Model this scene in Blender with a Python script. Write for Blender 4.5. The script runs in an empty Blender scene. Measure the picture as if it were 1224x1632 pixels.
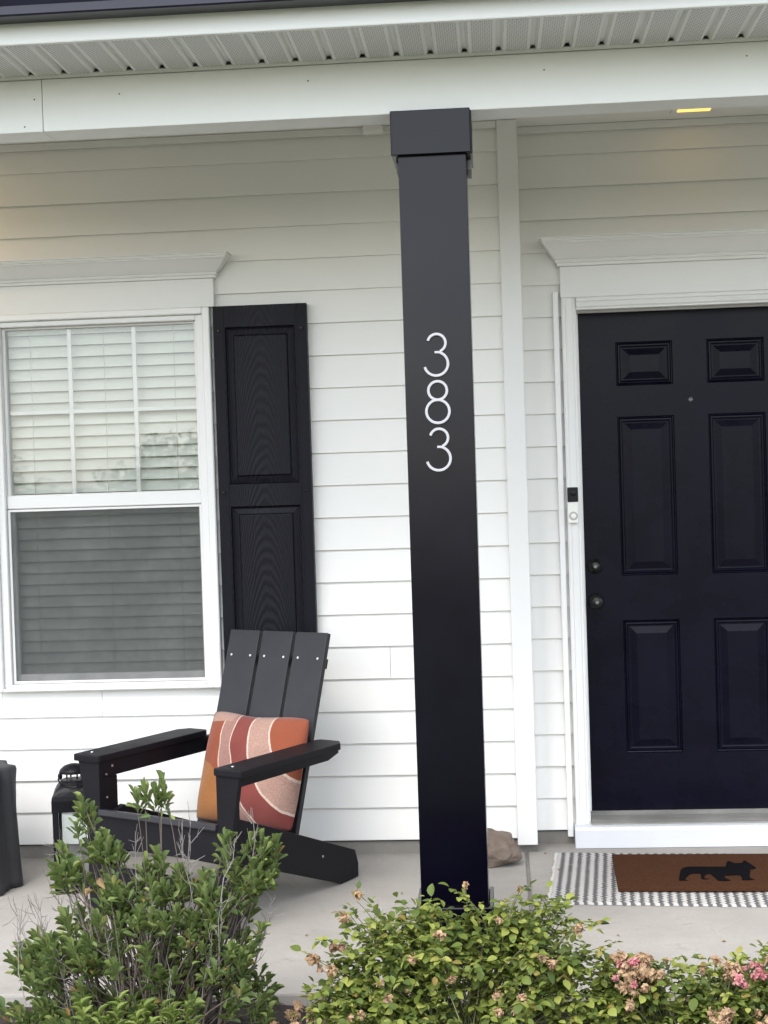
import bpy, bmesh, math, random
from mathutils import Vector, Matrix
import numpy as np
random.seed(7); RNG = np.random.default_rng(11)
SC = bpy.context.scene; COL = SC.collection
PI = math.pi

# ------------------------------------------------------------------ camera
CAM_POS = Vector((-0.0474, -5.737, 1.469))
def camera():
    yaw, pitch, roll = -0.07553, -0.02164, -0.03175
    fwd = Vector((math.sin(yaw)*math.cos(pitch), math.cos(yaw)*math.cos(pitch), math.sin(pitch)))
    r0 = Vector((math.cos(yaw), -math.sin(yaw), 0)); u0 = r0.cross(fwd)
    r = r0*math.cos(roll) + u0*math.sin(roll); u = u0*math.cos(roll) - r0*math.sin(roll)
    m = Matrix(((r.x, u.x, -fwd.x, CAM_POS.x), (r.y, u.y, -fwd.y, CAM_POS.y), (r.z, u.z, -fwd.z, CAM_POS.z), (0, 0, 0, 1)))
    cd = bpy.data.cameras.new('camera'); c = bpy.data.objects.new('camera', cd); COL.objects.link(c)
    cd.sensor_fit = 'HORIZONTAL'; cd.sensor_width = 36; cd.lens = 36*2350/1224
    cd.clip_start = 0.05; cd.clip_end = 2000
    c.matrix_world = m; SC.camera = c
camera()
SC.render.resolution_x = 768; SC.render.resolution_y = 1024

# ------------------------------------------------------------------ sky, sun, exposure
SUN_EL, SUN_AZ = math.radians(54), math.radians(200)     # azimuth measured from +y, clockwise: behind the camera, to its left
w = bpy.data.worlds.new('World'); SC.world = w; w.use_nodes = True
nt = w.node_tree
bg = nt.nodes['Background']; sky = nt.nodes.new('ShaderNodeTexSky')
sky.sky_type = 'NISHITA'; sky.sun_disc = False
sky.sun_elevation = SUN_EL; sky.sun_rotation = SUN_AZ
sky.air_density = 1.0; sky.dust_density = 1.5; sky.ozone_density = 1.0
hs = nt.nodes.new('ShaderNodeHueSaturation'); hs.inputs['Saturation'].default_value = .42      # high thin cloud greys the blue
nt.links.new(sky.outputs[0], hs.inputs['Color']); nt.links.new(hs.outputs[0], bg.inputs[0]); bg.inputs[1].default_value = 0.15
sl = bpy.data.lights.new('sun', 'SUN'); sl.energy = 1.0; sl.angle = math.radians(35); sl.color = (1, 0.975, 0.94)
so = bpy.data.objects.new('sun', sl); COL.objects.link(so)
sd = Vector((math.sin(SUN_AZ)*math.cos(SUN_EL), math.cos(SUN_AZ)*math.cos(SUN_EL), math.sin(SUN_EL)))
so.rotation_euler = sd.to_track_quat('Z', 'Y').to_euler(); so.location = sd*20
vs = SC.view_settings; vs.view_transform = 'Standard'; vs.look = 'None'; vs.gamma = 1; vs.use_curve_mapping = False
vs.exposure = 1.75

# ------------------------------------------------------------------ materials
MATS = {}
def nodes_of(name):
    m = bpy.data.materials.new(name); m.use_nodes = True; t = m.node_tree
    return m, t, t.nodes['Principled BSDF']
def N(t, typ, **kw):
    n = t.nodes.new(typ)
    for k, v in kw.items(): setattr(n, k, v)
    return n
def noise(t, vec, scale, detail=4, rough=.6):
    n = N(t, 'ShaderNodeTexNoise'); n.inputs['Scale'].default_value = scale; n.inputs['Detail'].default_value = detail
    n.inputs['Roughness'].default_value = rough; t.links.new(vec, n.inputs['Vector']); return n.outputs['Fac']
def mapping(t, scale, rot=(0, 0, 0), coord='Object'):
    tc = N(t, 'ShaderNodeTexCoord'); mp = N(t, 'ShaderNodeMapping'); mp.inputs['Scale'].default_value = scale
    mp.inputs['Rotation'].default_value = rot; t.links.new(tc.outputs[coord], mp.inputs['Vector']); return mp.outputs[0]
def ramp(t, fac, stops, mode='LINEAR'):
    r = N(t, 'ShaderNodeValToRGB'); r.color_ramp.interpolation = mode; el = r.color_ramp.elements
    while len(el) < len(stops): el.new(.5)
    for e, (p, c) in zip(el, stops): e.position = p; e.color = (*c, 1) if len(c) == 3 else c
    t.links.new(fac, r.inputs[0]); return r.outputs[0]
def mixc(t, fac, a, b, blend='MIX'):
    m = N(t, 'ShaderNodeMix', data_type='RGBA', blend_type=blend)
    for s, v in ((0, fac), (6, a), (7, b)):
        if hasattr(v, 'is_output'): t.links.new(v, m.inputs[s])
        elif s == 0: m.inputs[0].default_value = v
        else: m.inputs[s].default_value = (*v, 1)
    return m.outputs[2]
def math_(t, op, a, b=None, c=None):
    m = N(t, 'ShaderNodeMath', operation=op)
    for i, v in enumerate((a, b, c)):
        if v is None: continue
        if hasattr(v, 'is_output'): t.links.new(v, m.inputs[i])
        else: m.inputs[i].default_value = v
    return m.outputs[0]
def bump(t, bs, h, strength, dist=.002):
    b = N(t, 'ShaderNodeBump'); b.inputs['Strength'].default_value = strength; b.inputs['Distance'].default_value = dist
    t.links.new(h, b.inputs['Height']); t.links.new(b.outputs[0], bs.inputs['Normal'])
def lin(r, g, b):                                    # 8 bit sRGB -> linear
    return tuple(((c/255)/12.92 if c/255 <= .04045 else ((c/255+.055)/1.055)**2.4) for c in (r, g, b))
def paint(name, col, rough=.5, var=.06, bscale=(60, 60, 60), bstr=.15, nscale=3, spec=.5, bdist=.001, dirt=None):
    m, t, b = nodes_of(name)
    v = mapping(t, (1, 1, 1)); f = noise(t, v, nscale, 5)
    lo = tuple(c*(1-var) for c in col); hi = tuple(min(1, c*(1+var)) for c in col)
    c = ramp(t, f, [(.3, lo), (.7, hi)])
    if dirt:
        f2 = noise(t, v, dirt[1], 6, .7); c = mixc(t, ramp(t, f2, [(dirt[2], (0, 0, 0)), (dirt[2]+.2, (1, 1, 1))]), c, dirt[0])
    t.links.new(c, b.inputs['Base Color']); b.inputs['Roughness'].default_value = rough
    b.inputs['Specular IOR Level'].default_value = spec
    f3 = noise(t, mapping(t, bscale), 1, 3)
    bump(t, b, f3, bstr, bdist)
    r = math_(t, 'MULTIPLY_ADD', f, .16, rough-.08); t.links.new(r, b.inputs['Roughness'])
    MATS[name] = m; return m
paint('siding', (.78, .77, .735), .5, .02, (3, 60, 140), .12, 2)
paint('trim_white', (.74, .735, .715), .45, .02, (30, 30, 30), .05, 4)
paint('sill_paint', (.60, .61, .635), .5, .03, (4, 50, 50), .15, 6)
paint('ceiling_white', (.83, .82, .80), .5, .02, (30, 30, 30), .05, 4)
paint('vinyl_white', (.78, .775, .755), .38, .012, (20, 20, 20), .03, 5)
paint('beam_white', (.79, .80, .77), .45, .025, (2, 50, 50), .08, 2)
paint('black_door', (.003, .0027, .0092), .28, .25, (80, 80, 80), .04, 6, .13, .0006)
paint('black_column', (.0016, .0013, .0045), .20, .2, (60, 60, 60), .05, 4, .26, .0006)
paint('chair_black', (.007, .0065, .009), .46, .2, (220, 220, 30), .25, 8, .16, .0006)
paint('chair_slat', (.021, .0205, .024), .5, .2, (160, 160, 12), .3, 8, .30, .0006)
paint('lantern_black', (.006, .006, .008), .4, .3, (60, 60, 60), .1, 8, .14)
paint('stool_grey', (.03, .03, .033), .65, .2, (40, 40, 15), .3, 6)
paint('gutter', (.010, .010, .026), .35, .2, (8, 8, 8), .05, 4)
paint('navy_shutter_base', (.008, .0075, .013), .5, .2)
paint('metal', (.55, .55, .55), .3, .1); MATS['metal'].node_tree.nodes['Principled BSDF'].inputs['Metallic'].default_value = 1
paint('dull_metal', (.18, .18, .18), .35, .1); MATS['dull_metal'].node_tree.nodes['Principled BSDF'].inputs['Metallic'].default_value = 1
paint('black_metal', (.02, .02, .02), .3, .2); MATS['black_metal'].node_tree.nodes['Principled BSDF'].inputs['Metallic'].default_value = .7
paint('digit', (.36, .36, .38), .35, .05)
paint('plastic_white', (.80, .79, .74), .4, .03)
paint('plastic_black', (.008, .008, .010), .3, .1, (60, 60, 60), .05, 3, .2)
paint('grey_threshold', (.22, .215, .20), .45, .2, (4, 80, 80), .15, 8)
paint('room_wall', (.35, .33, .30), .8, .05)
paint('blind', (.77, .78, .71), .45, .03, (4, 60, 60), .05, 3)
paint('cord', (.6, .6, .55), .7, .05)
paint('roofing', (.035, .035, .04), .9, .3, (30, 30, 30), .4, 20)
paint('cap_grey', (.16, .15, .145), .6, .1)

def concrete(name, base, dark, stain):
    m, t, b = nodes_of(name)
    v = mapping(t, (1, 1, 1)); a = noise(t, v, 2.3, 8, .72); c = noise(t, v, 90, 4, .7); g = noise(t, v, 9, 5, .7)
    col = ramp(t, a, [(.25, dark), (.7, base)])
    col = mixc(t, ramp(t, c, [(.35, (.6, .6, .6)), (.65, (0, 0, 0))]), col, tuple(x*.72 for x in base))
    col = mixc(t, ramp(t, g, [(.58, (0, 0, 0)), (.76, (.6, .6, .6))]), col, stain)
    t.links.new(col, b.inputs['Base Color']); b.inputs['Roughness'].default_value = .85
    bump(t, b, noise(t, v, 160, 4, .7), .25, .002); MATS[name] = m
concrete('porch_concrete', (.36, .34, .31), (.22, .205, .185), (.16, .145, .125))
concrete('foundation', (.26, .245, .22), (.13, .12, .105), (.10, .09, .08))
concrete('walk_concrete', (.36, .35, .33), (.30, .29, .27), (.36, .33, .30))

def grass():
    m, t, b = nodes_of('lawn'); v = mapping(t, (1, 1, 1))
    c = mixc(t, noise(t, v, 60, 4), (.065, .072, .038), (.112, .118, .062)); c = mixc(t, noise(t, v, .35, 3), c, (.10, .105, .06))
    t.links.new(c, b.inputs['Base Color']); b.inputs['Roughness'].default_value = .9
    bump(t, b, noise(t, v, 120, 4), .8, .02); MATS['lawn'] = m
grass()
def mulch():
    m, t, b = nodes_of('mulch'); v = mapping(t, (1, 1, 1)); g = N(t, 'ShaderNodeNewGeometry')
    c = ramp(t, g.outputs['Random Per Island'], [(0, (.012, .007, .008)), (.5, (.03, .017, .017)), (.85, (.055, .034, .03)), (1, (.09, .06, .05))])
    c = mixc(t, noise(t, v, 120, 3), c, (.02, .012, .012)); t.links.new(c, b.inputs['Base Color']); b.inputs['Roughness'].default_value = .85
    bump(t, b, noise(t, v, 200, 3), .5, .002); MATS['mulch'] = m
mulch()

def shutter_mat():                                    # moulded cathedral wood grain
    m, t, b = nodes_of('shutter')
    tc = N(t, 'ShaderNodeTexCoord'); sx = N(t, 'ShaderNodeSeparateXYZ'); t.links.new(tc.outputs['Object'], sx.inputs[0])
    x = math_(t, 'ADD', sx.outputs[0], .942); ax = math_(t, 'MULTIPLY', x, x)
    wob = math_(t, 'MULTIPLY', noise(t, mapping(t, (22, 1, 4)), 1, 4), .075)
    h = math_(t, 'ADD', math_(t, 'ADD', sx.outputs[2], math_(t, 'MULTIPLY', ax, 32)), wob)
    s = math_(t, 'SINE', math_(t, 'MULTIPLY', h, 140)); s = math_(t, 'MULTIPLY_ADD', s, .5, .5)
    s = math_(t, 'MULTIPLY', s, noise(t, mapping(t, (260, 1, 14)), 1, 3))
    c = mixc(t, s, (.0025, .002, .006), (.015, .0145, .021)); t.links.new(c, b.inputs['Base Color'])
    b.inputs['Roughness'].default_value = .45; b.inputs['Specular IOR Level'].default_value = .17; bump(t, b, s, .9, .0016); MATS['shutter'] = m
shutter_mat()

def soffit_mat():                                     # pierced vent pattern on the flats
    m, t, b = nodes_of('soffit')
    v = N(t, 'ShaderNodeTexVoronoi'); v.voronoi_dimensions = '2D'; v.feature = 'F1'; v.inputs['Scale'].default_value = 1; v.inputs['Randomness'].default_value = .05
    t.links.new(mapping(t, (115, 115, 40), (0, 0, PI/4)), v.inputs['Vector'])
    hole = ramp(t, v.outputs['Distance'], [(.26, (1, 1, 1)), (.38, (0, 0, 0))])
    tc = N(t, 'ShaderNodeTexCoord'); sx = N(t, 'ShaderNodeSeparateXYZ'); t.links.new(tc.outputs['Object'], sx.inputs[0])
    inx = math_(t, 'MULTIPLY', math_(t, 'GREATER_THAN', sx.outputs[0], .010), math_(t, 'LESS_THAN', sx.outputs[0], .072))
    c = mixc(t, math_(t, 'MULTIPLY', hole, inx), (.78, .79, .78), (.14, .145, .14))
    t.links.new(c, b.inputs['Base Color']); b.inputs['Roughness'].default_value = .4; MATS['soffit'] = m
soffit_mat()

def glass(name, tint, gloss_ior=1.5):
    m, t, b = nodes_of(name); t.nodes.remove(b); out = t.nodes['Material Output']
    tr = N(t, 'ShaderNodeBsdfTransparent'); tr.inputs[0].default_value = (*tint, 1)
    gl = N(t, 'ShaderNodeBsdfGlossy'); gl.inputs['Roughness'].default_value = .015
    fr = N(t, 'ShaderNodeFresnel'); fr.inputs[0].default_value = gloss_ior
    bm_ = N(t, 'ShaderNodeBump'); bm_.inputs['Strength'].default_value = .03; bm_.inputs['Distance'].default_value = .02
    t.links.new(noise(t, mapping(t, (1, 1, 1)), 3, 2), bm_.inputs['Height']); t.links.new(bm_.outputs[0], gl.inputs['Normal'])
    mx = N(t, 'ShaderNodeMixShader'); t.links.new(fr.outputs[0], mx.inputs[0])
    t.links.new(tr.outputs[0], mx.inputs[1]); t.links.new(gl.outputs[0], mx.inputs[2]); t.links.new(mx.outputs[0], out.inputs[0])
    MATS[name] = m
glass('window_glass', (.98, .99, .985), 1.6)
glass('lantern_glass', (.93, .95, .95), 1.5)
def screen():
    m, t, b = nodes_of('insect_screen'); out = t.nodes['Material Output']
    b.inputs['Base Color'].default_value = (.07, .073, .073, 1); b.inputs['Roughness'].default_value = .6
    tr = N(t, 'ShaderNodeBsdfTransparent'); mx = N(t, 'ShaderNodeMixShader')
    f = math_(t, 'MULTIPLY_ADD', noise(t, mapping(t, (3, 3, 3)), 1.4, 6), .34, .16); t.links.new(f, mx.inputs[0])
    t.links.new(tr.outputs[0], mx.inputs[1]); t.links.new(b.outputs[0], mx.inputs[2]); t.links.new(mx.outputs[0], out.inputs[0])
    MATS['insect_screen'] = m
screen()
def emitter(name, col, s):
    m, t, b = nodes_of(name); b.inputs['Base Color'].default_value = (*col, 1)
    b.inputs['Emission Color'].default_value = (*col, 1); b.inputs['Emission Strength'].default_value = s; MATS[name] = m
emitter('lamp_lens', (1, .58, .15), .45)

def leaf_mat(name, stops, trans=.3, rough=.55):
    m, t, b = nodes_of(name); out = t.nodes['Material Output']
    g = N(t, 'ShaderNodeNewGeometry'); oi = N(t, 'ShaderNodeObjectInfo')
    r = math_(t, 'FRACT', math_(t, 'ADD', g.outputs['Random Per Island'], oi.outputs['Random']))
    c = ramp(t, r, stops)
    c = mixc(t, math_(t, 'MULTIPLY', g.outputs['Backfacing'], .5), c, tuple(min(1, x*1.25+.01) for x in stops[len(stops)//2][1]))
    t.links.new(c, b.inputs['Base Color']); b.inputs['Roughness'].default_value = rough; b.inputs['Specular IOR Level'].default_value = .25
    tl = N(t, 'ShaderNodeBsdfTranslucent'); t.links.new(mixc(t, .5, c, (.16, .24, .03)), tl.inputs[0])
    mx = N(t, 'ShaderNodeMixShader'); mx.inputs[0].default_value = trans
    t.links.new(b.outputs[0], mx.inputs[1]); t.links.new(tl.outputs[0], mx.inputs[2]); t.links.new(mx.outputs[0], out.inputs[0]); MATS[name] = m
leaf_mat('shrub_leaf', [(0, (.055, .09, .034)), (.35, (.095, .14, .045)), (.7, (.155, .20, .065)), (.97, (.235, .28, .09)), (1, (.28, .16, .05))])
leaf_mat('rose_leaf', [(0, (.05, .08, .025)), (.35, (.12, .16, .035)), (.7, (.20, .235, .05)), (.94, (.30, .32, .08)), (1, (.24, .16, .05))])
leaf_mat('sprout_leaf', [(0, (.10, .15, .035)), (.6, (.18, .235, .055)), (1, (.26, .31, .085))])
leaf_mat('dry_petal', [(0, (.13, .07, .04)), (.3, (.30, .18, .10)), (.75, (.44, .31, .19)), (1, (.38, .20, .15))], .25, .7)
leaf_mat('pink_petal', [(0, (.42, .10, .14)), (.5, (.52, .20, .22)), (1, (.56, .33, .29))], .3, .6)
leaf_mat('dry_leaf', [(0, (.16, .10, .05)), (1, (.30, .20, .10))], .2, .7)
paint('bark', (.10, .08, .065), .85, .3, (60, 60, 20), .4, 20)
paint('dead_twig', (.24, .215, .20), .85, .25, (60, 60, 20), .4, 20)
paint('rose_stem', (.13, .13, .06), .6, .3, (60, 60, 20), .2, 20)

# ------------------------------------------------------------------ helpers
def finish(name, bm, mats, parent=None, smooth=False, loc=None):
    me = bpy.data.meshes.new(name); bm.normal_update(); bm.to_mesh(me); bm.free()
    for m in (mats if isinstance(mats, (list, tuple)) else [mats]): me.materials.append(MATS[m])
    if smooth: me.polygons.foreach_set('use_smooth', [True]*len(me.polygons))
    return link(name, me, parent, loc)
def link(name, me, parent=None, loc=None):
    o = bpy.data.objects.new(name, me); COL.objects.link(o)
    if parent is not None: o.parent = parent
    if loc is not None: o.location = loc
    return o
def empty(name, loc=(0, 0, 0), rz=0):
    o = bpy.data.objects.new(name, None); COL.objects.link(o); o.location = loc; o.rotation_euler = (0, 0, rz); return o
def tag(o, label, cat=None, group=None, kind=None):
    if label: o['label'] = label
    if cat: o['category'] = cat
    if group: o['group'] = group
    if kind: o['kind'] = kind
    return o
def structure(o, label=None): o['kind'] = 'structure'; return o
def box(bm, x0, x1, y0, y1, z0, z1, bev=0, mi=0, seg=1):
    vs_ = [bm.verts.new((x, y, z)) for x in (x0, x1) for y in (y0, y1) for z in (z0, z1)]
    fs = [bm.faces.new([vs_[i] for i in q]) for q in ((0, 1, 3, 2), (4, 6, 7, 5), (0, 4, 5, 1), (2, 3, 7, 6), (0, 2, 6, 4), (1, 5, 7, 3))]
    for f in fs: f.material_index = mi
    if bev:
        r = bmesh.ops.bevel(bm, geom=list({e for f in fs for e in f.edges}), offset=bev, segments=seg, affect='EDGES', profile=.6)
        for f in r['faces']: f.material_index = mi
    return vs_
def boxo(name, x0, x1, y0, y1, z0, z1, mat, parent=None, bev=0, seg=1):
    bm = bmesh.new(); box(bm, x0, x1, y0, y1, z0, z1, bev, 0, seg); return finish(name, bm, mat, parent)
def extrude_poly(bm, pts, axis, a0, a1, mi=0):
    """pts: 2D outline; axis 'x': (y,z), 'y': (x,z), 'z': (x,y)"""
    def P(p, a): return {'x': (a, p[0], p[1]), 'y': (p[0], a, p[1]), 'z': (p[0], p[1], a)}[axis]
    A = [bm.verts.new(P(p, a0)) for p in pts]; B = [bm.verts.new(P(p, a1)) for p in pts]; n = len(pts); fs = []
    for i in range(n): fs.append(bm.faces.new((A[i], A[(i+1) % n], B[(i+1) % n], B[i])))
    fs.append(bm.faces.new(A[::-1])); fs.append(bm.faces.new(B))
    for f in fs: f.material_index = mi
    bmesh.ops.recalc_face_normals(bm, faces=fs); return fs
def cyl(bm, p0, p1, r0, r1=None, n=12, mi=0, caps=True):
    p0, p1 = Vector(p0), Vector(p1); r1 = r0 if r1 is None else r1
    d = (p1-p0).normalized(); a = d.orthogonal().normalized(); b = d.cross(a)
    A = [bm.verts.new(p0+(a*math.cos(2*PI*i/n)+b*math.sin(2*PI*i/n))*r0) for i in range(n)]
    B = [bm.verts.new(p1+(a*math.cos(2*PI*i/n)+b*math.sin(2*PI*i/n))*r1) for i in range(n)]
    fs = [bm.faces.new((A[i], A[(i+1) % n], B[(i+1) % n], B[i])) for i in range(n)]
    if caps: fs += [bm.faces.new(A[::-1]), bm.faces.new(B)]
    for f in fs: f.material_index = mi
def lathe(bm, prof, c, axis='z', n=24, mi=0):
    rings = []
    for r, h in prof:
        ring = []
        for i in range(n):
            a = 2*PI*i/n; u, v = r*math.cos(a), r*math.sin(a)
            ring.append(bm.verts.new((c[0]+u, c[1]+v, c[2]+h) if axis == 'z' else (c[0]+u, c[1]-h, c[2]+v)))
        rings.append(ring)
    for A, B in zip(rings, rings[1:]):
        for i in range(n):
            f = bm.faces.new((A[i], A[(i+1) % n], B[(i+1) % n], B[i])); f.material_index = mi
    for rr in (rings[0][::-1], rings[-1]):
        f = bm.faces.new(rr); f.material_index = mi
    return rings
def tube(bm, pts, rads, n=4, mi=0):
    prev = None
    for i, p in enumerate(pts):
        p = Vector(p); d = (Vector(pts[min(i+1, len(pts)-1)])-Vector(pts[max(i-1, 0)])).normalized()
        a = d.cross(Vector((.31, .95, .05))); a = a.normalized() if a.length > 1e-4 else d.orthogonal().normalized(); b = d.cross(a)
        ring = [bm.verts.new(p+(a*math.cos(2*PI*k/n)+b*math.sin(2*PI*k/n))*rads[i]) for k in range(n)]
        if prev:
            for k in range(n):
                f = bm.faces.new((prev[k], prev[(k+1) % n], ring[(k+1) % n], ring[k])); f.material_index = mi; f.smooth = True
        prev = ring
def plate(bm, xs, zs, y0, y1, holes=(), mi=0):
    """wall-like plate between y0 (front) and y1 with rectangular holes (x0,x1,z0,z1); xs, zs outer ranges"""
    X = sorted({xs[0], xs[1], *[h[0] for h in holes], *[h[1] for h in holes]}); Z = sorted({zs[0], zs[1], *[h[2] for h in holes], *[h[3] for h in holes]})
    solid = lambda i, k: 0 <= i < len(X)-1 and 0 <= k < len(Z)-1 and not any(h[0]-1e-6 <= X[i] and X[i+1] <= h[1]+1e-6 and h[2]-1e-6 <= Z[k] and Z[k+1] <= h[3]+1e-6 for h in holes)
    V = {}
    def v(i, k, y):
        if (i, k, y) not in V: V[i, k, y] = bm.verts.new((X[i], y, Z[k]))
        return V[i, k, y]
    for i in range(len(X)-1):
        for k in range(len(Z)-1):
            if not solid(i, k): continue
            q = [bm.faces.new((v(i, k, y0), v(i+1, k, y0), v(i+1, k+1, y0), v(i, k+1, y0))), bm.faces.new((v(i, k, y1), v(i, k+1, y1), v(i+1, k+1, y1), v(i+1, k, y1)))]
            if not solid(i-1, k): q.append(bm.faces.new((v(i, k, y0), v(i, k+1, y0), v(i, k+1, y1), v(i, k, y1))))
            if not solid(i+1, k): q.append(bm.faces.new((v(i+1, k, y0), v(i+1, k, y1), v(i+1, k+1, y1), v(i+1, k+1, y0))))
            if not solid(i, k-1): q.append(bm.faces.new((v(i, k, y0), v(i, k, y1), v(i+1, k, y1), v(i+1, k, y0))))
            if not solid(i, k+1): q.append(bm.faces.new((v(i, k+1, y0), v(i+1, k+1, y0), v(i+1, k+1, y1), v(i, k+1, y1))))
            for f in q: f.material_index = mi
def nested(bm, x0, x1, z0, z1, y, prof, mi=0):
    """rectangular moulding: prof = [(inset, depth behind y)]; last loop is capped"""
    prev = None
    for ins, dep in prof:
        L = [bm.verts.new(p) for p in ((x0+ins, y+dep, z0+ins), (x1-ins, y+dep, z0+ins), (x1-ins, y+dep, z1-ins), (x0+ins, y+dep, z1-ins))]
        if prev:
            for i in range(4): bm.faces.new((prev[i], prev[(i+1) % 4], L[(i+1) % 4], L[i])).material_index = mi
        prev = L
    bm.faces.new(prev).material_index = mi
def ring_profile(bm, x0, x1, yb, yf, prof, mi=0):
    """moulding that returns to the wall at both ends: prof = [(out, z)]"""
    prev = None
    for o, z in prof:
        L = [bm.verts.new(p) for p in ((x0-o, yb, z), (x0-o, yf-o, z), (x1+o, yf-o, z), (x1+o, yb, z))]
        if prev:
            for i in range(3): bm.faces.new((prev[i], prev[i+1], L[i+1], L[i])).material_index = mi
        else: bm.faces.new(L[::-1]).material_index = mi
        prev = L
    bm.faces.new(prev).material_index = mi

# ------------------------------------------------------------------ setting: ground, bed, porch slab, walk
EXP = .127; ZB = .058; DR = .126; CEIL = 2.84; PE = -1.555
XL, XR = -4.2, 3.0
bm = bmesh.new(); S = 700
v = [bm.verts.new(p) for p in ((-S, -S, -.13), (S, -S, -.13), (S, S, -.13), (-S, S, -.13))]; bm.faces.new(v)
structure(finish('lawn', bm, 'lawn'))
def hfield(name, x0, x1, y0, y1, nx, ny, fz, mat):
    bm = bmesh.new(); g = [[bm.verts.new((x0+(x1-x0)*i/nx, y0+(y1-y0)*j/ny, fz(x0+(x1-x0)*i/nx, y0+(y1-y0)*j/ny))) for j in range(ny+1)] for i in range(nx+1)]
    for i in range(nx):
        for j in range(ny): bm.faces.new((g[i][j], g[i+1][j], g[i+1][j+1], g[i][j+1]))
    return finish(name, bm, mat, smooth=True)
bed_z = lambda x, y: -.035 + .012*math.sin(7*x+3*y)*math.cos(5*y-2*x) - max(0, -2.5-y)*.12
structure(hfield('planting_bed', XL, XR, -2.95, PE+.03, 90, 24, bed_z, 'mulch'))
bm = bmesh.new()                                      # shredded bark lying on the bed
for i in range(5200):
    x = random.uniform(-1.9, 1.2); y = random.uniform(-2.6, PE-.004); z = bed_z(x, y)+random.uniform(.001, .014)
    L = random.uniform(.010, .042); wd = random.uniform(.003, .008); a = random.uniform(0, 2*PI); tl = random.uniform(-.35, .35)
    d = Vector((math.cos(a), math.sin(a), tl))*L/2; s = Vector((-math.sin(a), math.cos(a), random.uniform(-.4, .4)))*wd/2; u = Vector((0, 0, wd*.4)); c = Vector((x, y, z))
    q = [bm.verts.new(c+p) for p in (-d-s, -d+s, d+s*.5, d-s*.5, u)]
    for f in ((0, 1, 4), (1, 2, 4), (2, 3, 4), (3, 0, 4)): bm.faces.new([q[k] for k in f])
tag(finish('bark_mulch', bm, 'mulch'), 'dark brown shredded bark mulch in the planting bed before the porch', 'mulch', kind='stuff')
JX = .033                                             # control joint between the two slabs
for x0, x1 in ((XL, JX-.006), (JX+.006, XR)):
    bm = bmesh.new(); box(bm, x0, x1, PE, .16, -.18, 0, .008, 0, 2); structure(finish('porch_slab', bm, 'porch_concrete'))
structure(boxo('slab_joint', JX-.0075, JX+.0075, PE+.006, .15, -.17, -.009, 'foundation'))
structure(boxo('front_walk', .36, 1.9, -4.4, PE-.012, -.17, -.045, 'walk_concrete', bev=.008))

# ------------------------------------------------------------------ house
house = tag(empty('house'), 'white lap sided house front with black door, column and shutter under a porch roof', 'house')
W_OPEN = (-2.036, -1.149, .684, 2.157); D_OPEN = (.236, 1.248, .0, 2.15)
def sheath(name, x0, x1, y, holes):
    bm = bmesh.new(); plate(bm, (x0, x1), (.05, 3.0), y+.028, y+.14, holes); return finish(name, bm, 'siding', house)
wall_l = sheath('wall', XL, .06, 0, [W_OPEN]); wall_r = sheath('wall', .0605, XR, DR, [(D_OPEN[0], D_OPEN[1], .05, D_OPEN[3])])
tag(wall_l, 'projecting wall with the window'); tag(wall_r, 'recessed wall around the front door')
boxo('foundation', XL, .068, .014, .14, -.15, .0495, 'foundation', house); boxo('foundation', .0685, D_OPEN[0]-.012, DR+.014, DR+.14, -.15, .0495, 'foundation', house)
boxo('foundation', D_OPEN[1]+.04, XR, DR+.014, DR+.14, -.15, .0495, 'foundation', house)
def plank(x0, x1, z0, z1, zf, y, parent):
    """one lap board; zf = bottom of its course (front slants back upward)"""
    fy = lambda z: y + .0135*(z-zf)/(EXP+.02)
    bm = bmesh.new(); extrude_poly(bm, [(fy(z0), z0), (fy(z0)+.0105, z0), (fy(z1)+.0105, z1), (fy(z1), z1)], 'x', x0, x1)
    bmesh.ops.bevel(bm, geom=[e for e in bm.edges if all(abs(v.co.z-z0) < 1e-5 for v in e.verts) and abs(e.verts[0].co.x-e.verts[1].co.x) > .01], offset=.0012, segments=1, affect='EDGES')
    o = finish('siding_plank', bm, 'siding', parent); o.location = (0, random.uniform(-.0007, .0007), random.uniform(-.0006, .0006)); return o
def courses(x0, x1, y, hole, parent, cuts):
    for n in range(23):
        zf = ZB+n*EXP; za, zb = zf, min(zf+EXP+.016, CEIL+.05)
        if zf > CEIL: break
        segs = []
        if zb <= hole[2] or za >= hole[3]: segs = [(x0, x1, za, zb)]
        else:
            if hole[0]-x0 > .01: segs.append((x0, hole[0], za, zb))
            if x1-hole[1] > .01: segs.append((hole[1], x1, za, zb))
            if za < hole[2]-.02: segs.append((hole[0]+.0015, hole[1]-.0015, za, hole[2]))
            if zb > hole[3]+.02: segs.append((hole[0]+.0015, hole[1]-.0015, max(za, hole[3]), zb))
        for a, b, c, d in segs:
            for cx in sorted(cuts.get(n, ())):
                if a+.05 < cx < b-.05: plank(a, cx-.0008, c, d, zf, y, parent); a = cx+.0008
            plank(a, b, c, d, zf, y, parent)
rc = {n: [random.uniform(-3.9, -2.3)] for n in range(23) if n % 2}
rc[4] = [-1.629, -3.1]; rc[3] = [-2.9]; rc[5] = [-.476]; rc[8] = [-2.9]
courses(XL, .002, 0, W_OPEN, wall_l, rc)
courses(.0785, XR, DR, D_OPEN, wall_r, {n: [random.uniform(1.7, 2.8)] for n in range(0, 23, 2)})
bm = bmesh.new(); box(bm, 0, .0775, -.016, .03, .034, CEIL-.001, .002); box(bm, .056, .0771, .0305, DR+.018, .034, CEIL-.001)
finish('corner_board', bm, 'trim_white', house)
boxo('frieze_strip', .079, XR, DR-.012, DR+.003, CEIL-.028, CEIL-.001, 'trim_white', house, .002)
boxo('frieze_strip', XL, -.001, -.012, .003, CEIL-.028, CEIL-.001, 'trim_white', house, .002)

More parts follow.
